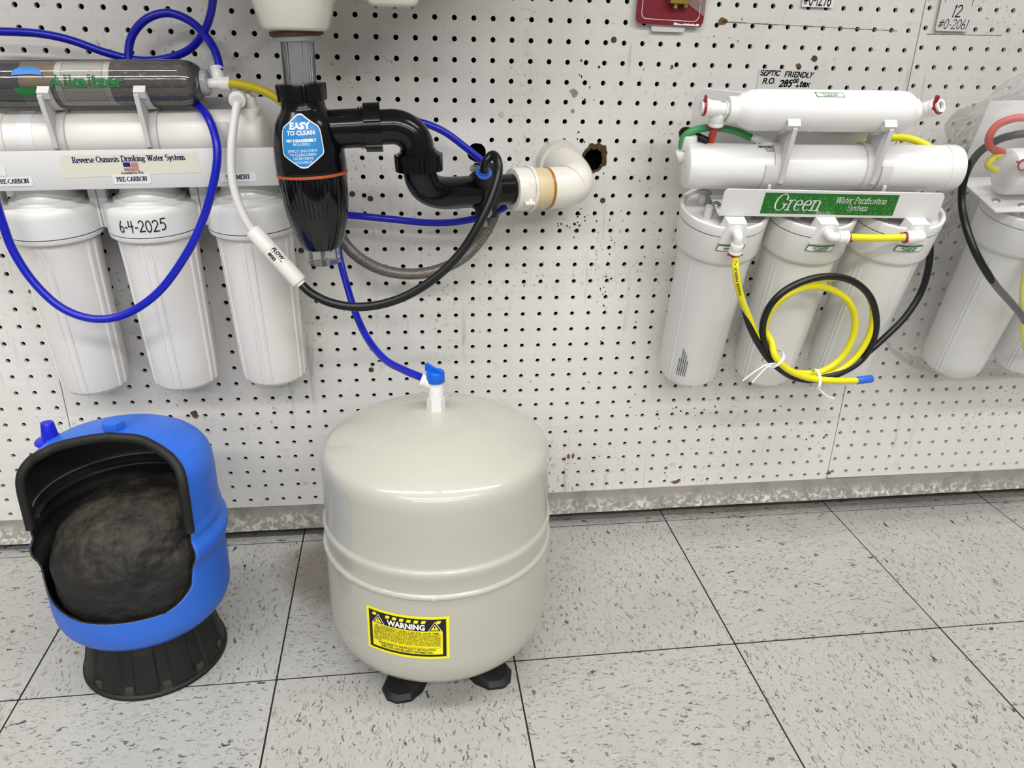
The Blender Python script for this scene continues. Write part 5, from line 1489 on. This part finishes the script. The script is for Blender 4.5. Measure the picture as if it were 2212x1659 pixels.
mb = MB().tube(lower, .0195, n=36, smooth=6, M=MTi); mb.build('lower_bend', 'black_gloss', trap, angle=45)
def jar_mod(a, z, r):
    if z < -.060 or z > -.004 or r < .02: return r
    k = min(1, (z + .060) / .02)
    return r - .0007 * k * (1 if ((a * 48 / (2 * pi)) % 1) < .30 else 0)
jar = MB().lathe([(0, -.0885), (.0200, -.0882), (.0228, -.0868), (.0248, -.0835), (.0285, -.0740), (.0325, -.0610), (.0355, -.0480), (.0375, -.0330), (.0388, -.0150), (.0392, -.0020), (0, -.0020)], 480, mod=jar_mod).build('bottle', 'jar_smoke', trap, angle=25)
MB().lathe([(.0385, -.0022), (.0402, -.0020), (.0406, -.0004), (.0403, .0010), (.0390, .0012)], 72, cap=False).build('seal_ring', 'gasket_orange', trap)
nub = MB().lathe([(.0205, -.0880), (.0210, -.0890), (.0205, -.1060), (.0198, -.1066), (0, -.1066)], 8, cap=False).build('bottle_grip', 'jar_clear', trap, smooth=False)
mb = MB()
mb.box(-.0005, .0005, -.0195, .0195, -.1060, -.0885)
mb.build('grip_rib', 'jar_clear', nub, smooth=False)
# sticker, wrapped on the body
pts2 = [(-.0040, -.0284), (.000, -.0290), (.0040, -.0284), (.0225, -.0155), (.0238, -.0125), (.0240, .0110), (.0225, .0148), (.0040, .0274), (.000, .0280), (-.0040, .0274), (-.0225, .0148), (-.0240, .0110), (-.0238, -.0125), (-.0225, -.0155)]
def on_body(off, th):
    def f(a, b):
        z = .0395 + b
        R_ = interp(bp_, z) + off
        return Vector((R_ * cos(th + a / .0395), R_ * sin(th + a / .0395), z))
    return f
THS = radians(-94)
def patch(poly, k, f, mname, nm):
    n = len(poly); vs, fs = [], []
    R_ = 10
    for r in range(R_ + 1):
        for x, y in poly: vs.append(Vector((x * k * r / R_, (y + .0005) * k * r / R_ - .0005, 0)))
    for r in range(R_):
        for i in range(n):
            l = (i + 1) % n
            fs.append((r * n + i, r * n + l, (r + 1) * n + l, (r + 1) * n + i))
    return onto(MB(), (vs, fs), f).build(nm, mname, PAR, smooth=True)
# finer outline
fine = []
for i in range(len(pts2)):
    a, b = pts2[i], pts2[(i + 1) % len(pts2)]
    for t in (0, .25, .5, .75): fine.append((a[0] + (b[0] - a[0]) * t, a[1] + (b[1] - a[1]) * t))
PAR = trap
sw = patch(fine, 1.0, on_body(.0003, THS), 'ink_white', 'sticker')
PAR = sw
patch(fine, .945, on_body(.0006, THS), 'sticker_blue', 'sticker_face')
ink = MB()
for s, y, size, w, bold in (('EASY', .0125, .0090, .0265, .0005), ('TO CLEAN', .0062, .0062, .0325, .0002), ('NO DISASSEMBLY', -.0010, .0042, .0345, .00022), ('REQUIRED', -.0048, .0040, .0185, .0),
                            ('SIMPLY UNSCREW', -.0118, .0040, .0325, .0), ('TO CLEAN DEBRIS', -.0158, .0040, .0290, .0), ('OR RETRIEVE', -.0197, .0040, .0215, .0), ('VALUABLES', -.0236, .0040, .0185, .0)):
    g = text_geo(s, size, bold, w, align='CENTER')
    onto(ink, ([Vector((p.x, p.y + y, 0)) for p in g[0]], g[1]), on_body(.0009, THS))
ink.build('lettering', 'ink_white', sw, smooth=False)

# ------------------------------------------------------------------ sink over the trap
sx, sy_, sz = -.0548, -.172, .7545
sink = thing('sink', Matrix.Translation((sx, sy_, sz)), 'white porcelain sink whose underside and chrome drain tube hang over the black trap', 'sink')
mb = MB()
# boss below the bowl, rounded rectangle section
vs, fs = [], []
lev = [(.0, .029), (.001, .034), (.004, .0365), (.026, .0425), (.060, .056), (.075, .085), (.095, .15), (.13, .21), (.19, .235), (.235, .240), (.240, .236)]
n = 48
for z, r in lev:
    for i in range(n):
        a = 2 * pi * i / n
        e = .78
        fx = math.copysign(abs(cos(a)) ** e, cos(a)); fy_ = math.copysign(abs(sin(a)) ** e, sin(a))
        k = min(1, max(0, (z - .05) / .1))
        vs.append((r * fx + .06 * k, r * fy_ * (1 - .30 * k), z))
for j in range(len(lev) - 1):
    for i in range(n):
        l = (i + 1) % n
        fs.append((j * n + i, j * n + l, (j + 1) * n + l, (j + 1) * n + i))
fs.append(tuple(reversed(range(n)))); fs.append(tuple((len(lev) - 1) * n + i for i in range(n)))
mb.add(vs, fs); mb.build('bowl', 'porcelain', sink, angle=60)
dn = MTi.inverted().to_3x3() @ Vector((0, 0, -1))
def tl(x, z): return (MT @ Vector((x, 0, z))) - Vector((sx, sy_, sz))
mb = MB().cyl(tl(.0034, .1500), tl(.0034, .1448), .0290, .0286, n=40, bev=.001); mb.build('drain_gasket', 'gasket_brown', sink)
mb = MB().cyl(tl(.0032, .1450), tl(.0032, .1395), .0258, .0240, n=40, bev=.0012); mb.cyl(tl(.0030, .1420), tl(.0028, .1385), .0195, n=8); mb.build('drain_nut', 'clear_nut', sink)
mb = MB()
mb.tube([tl(.0028, .142), tl(.0018, .120), tl(0, .094)], .0168, n=48, raw=True); mb.build('tailpiece', 'chrome', sink)
mb = MB().lathe([(.0177, 0), (.0177, .048)], 48, Matrix.Translation(Vector(tl(0, .093))) @ (Vector(tl(.0028, .142)) - Vector(tl(0, .094))).to_track_quat('Z', 'Y').to_matrix().to_4x4(), cap=False)
mb.build('clear_sleeve', 'jar_clear', sink)
mb = MB().prism(rrect(.0760, .1330, .0262, .080, .010, 6), -.030, .060, 'xz')
for p in mb.v: p.y += .0
bmo = mb.build('underside_foot', 'porcelain', sink, angle=60)
bv = bmo.modifiers.new('round', 'BEVEL'); bv.width = .006; bv.segments = 3

# ------------------------------------------------------------------ drain connection
de = thing('drain_elbow', Matrix.Translation((.2724, 0, .597)), 'white plastic drain elbow coming out of the wall, joined to the black pipe', 'pipe fitting')
MDi = Matrix.Translation((-.2724, 0, -.597))
epath = [(.2722, .012, .5962), (.2735, -.012, .5945), (.2775, -.034, .5905), (.2822, -.052, .5845), (.2810, -.0655, .5780), (.2700, -.0715, .5735), (.2520, -.0762, .5722), (.2420, -.0790, .5722)]
mb = MB().tube(epath, .0272, n=40, smooth=6, M=MDi)
mb.tube([(.2722, .012, .5962), (.2735, -.010, .5945), (.2745, -.017, .5935)], .0318, n=40, smooth=4, M=MDi)
mb.tube([(.2813, -.0648, .5783), (.2760, -.0690, .5755)], .0284, n=40, raw=True, M=MDi)
mb.build('elbow', 'pvc_white', de, angle=50)
d = (Vector((.2005, -.095, .5738)) - Vector((.2667, -.0720, .5722))).normalized()
P0 = Vector((.2440, -.0790, .5722))
mb = MB().cyl(P0, P0 + d * .0035, .0274, n=40, M=MDi); tag(mb.build('glue_line', 'glue_amber', de), 'amber glue squeezed out at the joint')
mb = MB().cyl(P0 + d * .002, P0 + d * .0270, .0268, .0270, n=40, bev=.0006, M=MDi); tag(mb.build('tan_coupling', 'pvc_tan', de), 'tan plastic coupling ring')
mb = MB().cyl(P0 + d * .0255, P0 + d * .0530, .0278, .0270, n=48, bev=.0015, M=MDi)
mb.cyl(P0 + d * .0268, P0 + d * .0310, .0302, .0298, n=48, bev=.001, M=MDi)
q = P0 + d * .029 + Vector((0, -.0275, -.014)); mb.cyl(q - d * .006, q + d * .008, .0030, n=10, M=MDi, bev=.0006)
mb.cyl(q + Vector((0, .004, .006)), q + Vector((0, -.0025, -.002)), .0034, n=10, M=MDi, bev=.0006)
mb.build('slip_nut', 'pvc_white', de, angle=40)

# ------------------------------------------------------------------ drain saddle on the black pipe
S0 = Vector((.1560, -.1170, .5757)); sd = (Vector((.2005, -.095, .5741)) - Vector((.1330, -.1315, .5762))).normalized()
sadd = thing('drain_saddle', Matrix.Translation(S0), 'black clamp with a blue collar bolted round the black drain pipe', 'pipe clamp')
Mq = sd.to_track_quat('Z', 'Y').to_matrix().to_4x4()
nrm = (Vector((0, -1, .10)) - sd * Vector((0, -1, .10)).dot(sd)).normalized(); upv = nrm.cross(sd); upv = upv if upv.z > 0 else -upv
mb = MB().lathe([(.0196, -.0135), (.0226, -.0130), (.0226, .0130), (.0196, .0135)], 48, Mq, cap=False)
for s in (1, -1):
    c = upv * s * .0265
    for p, q_ in ((c - sd * .0100 + nrm * .006, c + sd * .0120 + nrm * .006),):
        pass
    A_ = Matrix.Translation(c) @ Matrix((( sd.x, nrm.x, upv.x, 0), (sd.y, nrm.y, upv.y, 0), (sd.z, nrm.z, upv.z, 0), (0, 0, 0, 1)))
    mb.box(-.0105, .0115, -.006, .0125, -.0075, .0075, bev=.0012, M=A_)
ax = Vector((-.05, -.72, .69)).normalized()
f0 = nrm * .0150 + upv * .0110 - sd * .0100
mb.cyl(f0, f0 + ax * .0195, .0115, .0100, n=28, bev=.001)
mb.build('clamp_body', 'black_matte', sadd, angle=35)
mb = MB().cyl(f0 + ax * .0190, f0 + ax * .0215, .0098, n=28, bev=.0006); mb.cyl(f0 + ax * .0210, f0 + ax * .0245, .0066, n=24, bev=.0006)
tag(mb.build('tube_collar', 'blue_tip', sadd), 'blue release collar')
for s in (1, -1):
    mb = MB()
    c = upv * s * .0265 - sd * (.003 if s < 0 else .009)
    mb.cyl(c - nrm * .010, c + nrm * .0150, .0050, n=16, bev=.0008); mb.cyl(c + nrm * .012, c + nrm * .0165, .0062, .0050, n=16, bev=.0012)
    if s < 0: mb.cyl(c + nrm * .004, upv * -.045 + nrm * .004 - sd * .002, .0034, n=12)
    mb.build('bolt', 'steel', sadd)
COLLET = S0 + f0 + ax * .0245

# ------------------------------------------------------------------ tubing
def hose(key, r, m, name, label, cat='hose', cap=None, group='plastic water tubing'):
    mb = MB().tube(PATHS[key], r, n=14, smooth=7)
    return tag(mb.build(name, m), label, cat, group)
hose('BLUE_BACK', .0047, 'hose_blue', 'tubing', 'blue tube crossing the top left corner behind the clear cartridge')
hose('BLUE_LOOP', .0049, 'hose_blue', 'tubing', 'long blue tube looped above the clear cartridge and hanging in front of the left housings')
hose('BLUE_C', .0047, 'hose_blue', 'tubing', 'blue tube bent in a loop behind the black drain pipe')
hose('BLUE_B', .0047, 'hose_blue', 'tubing', 'blue tube running down to the beige tank valve')
hose('WHITE_HOSE', .0050, 'hose_white', 'tubing', 'short white tube leading down to the flow restrictor')
hose('YELLOW_L', .0050, 'hose_yellow_dark', 'tubing', 'short yellow tube between the clear cartridge and the black trap')
st_ = MRt @ Vector((-SR + .0005, -.0715, .0235)); PATHS['Y_COIL'] = [tuple(st_), tuple(st_ + Vector((.0008, -.004, -.012)))] + PATHS['Y_COIL'][1:]
PATHS['BLACK_HOSE'] = PATHS['BLACK_HOSE'][:-2] + [tuple(COLLET + ax * .012 + Vector((.001, -.002, .002))), tuple(COLLET - ax * .004)]
hose('BLACK_HOSE', .0054, 'hose_black', 'tubing', 'black tube sweeping from the flow restrictor up to the drain clamp')
tag(MB().tube(PATHS['BRAID'], .0078, n=16, smooth=7).build('braided_hose', 'steel_braid'), 'grey braided steel hose drooping behind the black tube', 'hose')
y_ = hose('Y_COIL', .0046, 'hose_yellow', 'tubing', 'yellow tube coiled in front of the green-label system, with a blue end plug')
k_ = hose('K_COIL', .0046, 'hose_black', 'tubing', 'black tube coiled with the yellow one in front of the green-label system')
a_, b_ = [Vector(p) for p in PATHS['Y_TIP']]
tag(MB().cyl(a_, b_, .0056, n=16, bev=.0008).build('end_plug', 'blue_tip', y_), 'blue end plug')
a_, b_ = [Vector(p) for p in PATHS['K_TIP']]
tag(MB().cyl(a_, b_, .0054, n=16, bev=.0008).build('end_plug', 'blue_tip', k_), 'blue end plug')
p1 = MRt @ Vector((.0235, -.0715, .0475)); p2 = MRt @ Vector((SR - .0235, -.0715, .0475))
tag(MB().tube([p1, p1.lerp(p2, .5) + Vector((0, 0, -.0008)), p2], .0047, n=14, smooth=6).build('tubing', 'hose_yellow'), 'short straight yellow tube linking two housings of the green-label system', 'hose', 'plastic water tubing')
PATHS['RED_R'] = [tuple(MRt @ Vector(q)) for q in ((-.1530, 0, .1625), (-.1530, .001, .1550), (-.1522, .006, .1450), (-.1510, .014, .1250))]
hose('RED_R', .0046, 'hose_red', 'tubing', 'short red tube below the tee fitting of the green-label system')
hose('GREEN_R', .0046, 'hose_green', 'tubing', 'green tube arching behind the membrane housing of the green-label system')
hose('BLACK_R', .0050, 'hose_black', 'tubing', 'short black bend behind the left end of the green-label system')
hose('YELLOW_R', .0046, 'hose_yellow', 'tubing', 'yellow tube arching behind the right end of the green-label system')
PATHS['B_BLACK'] += [(.985, -.165, .385), (1.015, -.170, .430), (1.010, -.172, .480)]
PATHS['B_YEL2'] = [(.9150, -.1780, .5250), (.9030, -.1760, .5000)] + PATHS['B_YEL2'] + [(.985, -.158, .350), (1.02, -.160, .390)]
hose('B_BLACK', .0050, 'hose_black', 'tubing', 'black tube curving round inside the clear plastic bag')
hose('B_RED', .0048, 'hose_red', 'tubing', 'red tube bent inside the clear plastic bag')
hose('B_YEL', .0046, 'hose_yellow', 'tubing', 'short yellow bend beside the red tube in the plastic bag')
hose('B_YEL2', .0046, 'hose_yellow', 'tubing', 'yellow tube at the right edge inside the plastic bag')
# printed line on the yellow tube
g = text_geo('PARKER PARFLEX PE', .0042, .0001, .046)
hp = catmull([Vector(p) for p in PATHS['Y_COIL'][:6]], 8)
def along(t):
    for p, q in zip(hp, hp[1:]):
        l = (q - p).length
        if t <= l: return p + (q - p) * (t / l), (q - p).normalized()
        t -= l
    return hp[-1], (hp[-1] - hp[-2]).normalized()
def on_hose(a, b):
    p, tg = along(.061 - a)
    nv_ = Vector((-.35, -.9, .25)); nv_ = (nv_ - tg * nv_.dot(tg)).normalized(); sv = tg.cross(nv_)
    th = (b - .0014) / .0048
    return p + (nv_ * cos(th) + sv * sin(th)) * .0050
mb = MB(); onto(mb, g, on_hose)
mb.build('printed_line', 'ink_black', y_, smooth=False)
# flow restrictor
ra, rb_ = [Vector(p) for p in PATHS['RESTR']]
dr = (rb_ - ra).normalized(); Lr = (rb_ - ra).length
fr = thing('flow_restrictor', Matrix.Translation(ra), 'cream flow restrictor barrel marked FLOW 800 with an arrow', 'water fitting')
Mr = dr.to_track_quat('Z', 'Y').to_matrix().to_4x4()
mb = MB().lathe([(0, -.001), (.0060, -.001), (.0090, .0005), (.0100, .0025), (.0102, .0290), (.0098, .0292), (.0098, .0296), (.0102, .0298), (.0102, .0520), (.0098, .0522), (.0098, .0526), (.0102, .0528), (.0104, Lr - .004), (.0098, Lr - .0012), (.0080, Lr), (.0078, Lr - .001), (.0070, Lr), (0, Lr)], 48, Mr)
mb.build('barrel', 'old_white_plastic', fr)
mb = MB().cyl(dr * (Lr - .001), dr * (Lr + .0030), .0063, n=24, bev=.0006); mb.build('collet', 'ink_white', fr)
camv = (Vector((.0592, -1.1279, .7462)) - ra); nv = (camv - dr * camv.dot(dr)).normalized(); tv = nv.cross(dr)
if tv.z < 0 and tv.x < 0: tv = -tv
def on_barrel(a, b):
    th = b / .0106
    return dr * a + (nv * cos(th) + tv * sin(th)) * .0106
mb = MB()
g = text_geo('FLOW', .0066, .0003, .0185, shear=.2); onto(mb, ([Vector((p.x + .0315, p.y + .0020, 0)) for p in g[0]], g[1]), on_barrel)
g = text_geo('800', .0062, .0002, .0115); onto(mb, ([Vector((p.x + .0330, p.y - .0062, 0)) for p in g[0]], g[1]), on_barrel)
onto(mb, sheet(6, 1, .0310, .0500, .0002, .0007), on_barrel)
onto(mb, ([Vector((.0490, -.0006, 0)), Vector((.0512, .00045, 0)), Vector((.0490, .0015, 0))], [(0, 1, 2)]), on_barrel)
mb.build('lettering', 'ink_black', fr, smooth=False)
# cable ties on the coil
def tie(c, axis, r, ends, label):
    c = Vector(c); axis = Vector(axis).normalized()
    u = axis.orthogonal().normalized(); w = axis.cross(u)
    ring = [c + (u * cos(2 * pi * i / 24) * r[0] + w * sin(2 * pi * i / 24) * r[1]) for i in range(25)]
    mb = MB()
    vs, fs = [], []
    for p in ring: vs += [p - axis * .002, p + axis * .002, p + axis * .002 + (p - c).normalized() * .0009, p - axis * .002 + (p - c).normalized() * .0009]
    for i in range(24):
        for k in range(4):
            l = (k + 1) % 4
            fs.append((4 * i + k, 4 * i + l, 4 * i + 4 + l, 4 * i + 4 + k))
    mb.add(vs, fs)
    for e in ends:
        mb.tube([c + Vector((0, -.010, -.002))] + [Vector(q) for q in e], .0010, n=6)
    return tag(mb.build('cable_tie', 'tie_white'), label, 'cable tie', 'white ties round the tube coil')
tie((.5440, -.1890, .3640), (.62, .1, -.75), (.0155, .0155), [[(.5300, -.200, .3600), (.5120, -.205, .3520), (.4980, -.205, .3400)], [(.5320, -.200, .3570), (.5200, -.205, .3480), (.5120, -.205, .3370)]], 'white tie with two loose ends at the lower left of the coil')
tie((.6160, -.1790, .3270), (1, 0, .02), (.0145, .0145), [[(.6190, -.190, .3180), (.6300, -.192, .3080), (.6440, -.190, .3020)]], 'white tie at the bottom of the coil near the blue plug')

# ------------------------------------------------------------------ papers and cards on the wall
def fold(o, label, cat): return tag(o, label, cat)
sg = thing('price_sign', Matrix.Translation((.6015, 0, .6970)), 'white paper strip hand-lettered SEPTIC FRIENDLY R.O. 285 +tax', 'sign')
MB().prism([(-.0515, .0005), (.0520, .0), (.0525, .0262), (-.0510, .0268)], -.0014, -.0004, 'xz').build('paper', 'paper_grey', sg, smooth=False)
ink = MB()
for s, x, z, h, w, t_ in (('SEPTIC', -.0492, .0185, .0062, .0290, .0), ('FRIENDLY', -.0135, .0172, .0064, .0425, -.01), ('R.O.', -.0445, .0078, .0066, .0190, .0), ('285', -.0190, .0040, .0082, .0185, .03), ('00', .0010, .0102, .0045, .0078, .02), ('+', .0050, .0035, .0060, .0060, 0), ('tax', .0110, .0045, .0074, .0150, 0)):
    g = pen_text(s, h, w, pen=.21, shear=.2, jitter=.03); onto(ink, g, plane_xz(x, -.0018, z, t_))
onto(ink, sheet(1, 1, -.0006, .0088, .0091, .0098), plane_xz(0, -.0018, 0))
ink.build('lettering', 'ink_black', sg, smooth=False)

t2 = thing('tag_card', Matrix.Translation((.8230, 0, .7780)), 'white hanging tag hand-numbered 12 and #0-2061', 'tag', 'number tags hung on the pegboard')
MB().prism(rrect(-.0250, .0250, 0, .085, .003, 4), -.0062, -.0050, 'xz').build('card', 'paper_grey', t2, smooth=False)
MB().cyl((0, .006, .078), (0, -.030, .078), .0025, n=12).build('peg', 'steel', t2)
ink = MB()
onto(ink, pen_text('12', .0150, .0140, pen=.10, shear=.2), plane_xz(-.0060, -.0066, .0180))
onto(ink, pen_text('#0-2061', .0120, .0460, pen=.08, shear=.2), plane_xz(-.0238, -.0066, .0030))
ink.build('lettering', 'ink_black', t2, smooth=False)
mb = MB().box(-.0195, -.0188, -.0066, -.0062, .036, .08); mb.box(.0215, .0222, -.0066, -.0062, .032, .08); mb.build('rule_lines', 'ink_grey', t2, smooth=False)
t1 = thing('tag_card', Matrix.Translation((.6195, 0, .8027)), 'white tag numbered #0-1276 cut off by the top edge', 'tag', 'number tags hung on the pegboard')
MB().prism(rrect(-.0225, .0225, 0, .050, .001, 2), -.0050, -.0040, 'xz').build('card', 'paper_white', t1, smooth=False)
MB().cyl((0, .006, .044), (0, -.030, .044), .0025, n=12).build('peg', 'steel', t1)
onto(MB(), pen_text('#0-1276', .0150, .0400, pen=.13, shear=.12), plane_xz(-.0215, -.0054, .0022)).build('lettering', 'ink_black', t1, smooth=False)

bc = thing('blister_card', Matrix.Translation((.4130, 0, .7750)), 'dark red product card with a white outline and a brass part in clear plastic', 'product card')
Mc = Matrix.Rotation(radians(1.6), 4, 'Y')
def rr2(x0, x1, z0, z1, r, M=Mc): return rrect(x0, x1, z0, z1, r, 6)
MB().prism(rr2(-.0475, .0455, 0, .110, .008), -.0112, -.0100, 'xz', M=Mc).build('card', 'print_red', bc, smooth=False)
g = curve_fill([rr2(-.0405, .0390, .0058, .104, .0075), rr2(-.0398, .0383, .0065, .1033, .0070)], .0002)
MB().add([Mc @ Vector((v.x, -.0114 + v.z, v.y)) for v in g[0]], g[1]).build('outline_print', 'ink_white', bc, smooth=False)
mb = MB().box(-.008, .017, -.028, -.0115, .0255, .058, bev=.002, M=Mc); mb.cyl((.002, -.020, .0265), (.002, -.020, .0200), .0028, n=6, M=Mc); mb.cyl((.016, -.018, .034), (.016, -.018, .0220), .0032, n=12, M=Mc)
tag(mb.build('brass_part', 'brass', bc), 'brass fitting held on the card')
MB().add([Mc @ Vector(p) for p in ((.0150, -.013, .0300), (.0430, -.016, .0130), (.0455, -.014, .0150), (.0460, -.014, .070), (.0150, -.018, .070))], [(0, 1, 2, 3, 4)]).build('plastic_wrap', 'blister_film', bc, smooth=False)
mb = MB(); rr_ = random.Random(6)
vs = []
for i in range(13):
    x = .005 + .035 * i / 12
    vs += [Mc @ Vector((x, -.0114, .0008)), Mc @ Vector((x, -.0116, .0018 + rr_.uniform(0, .0022)))]
mb.add(vs, [(2 * i, 2 * i + 2, 2 * i + 3, 2 * i + 1) for i in range(12)]); mb.build('worn_edge', 'ink_white', bc, smooth=False)
mb = MB().prism(rrect(-.0235, .0225, -.0080, .040, .003, 4), -.0070, -.0055, 'xz'); mb.build('backing_tag', 'paper_grey', bc, smooth=False)
MB().cyl((0, .006, .095), (0, -.035, .095), .0025, n=12).build('peg', 'steel', bc)
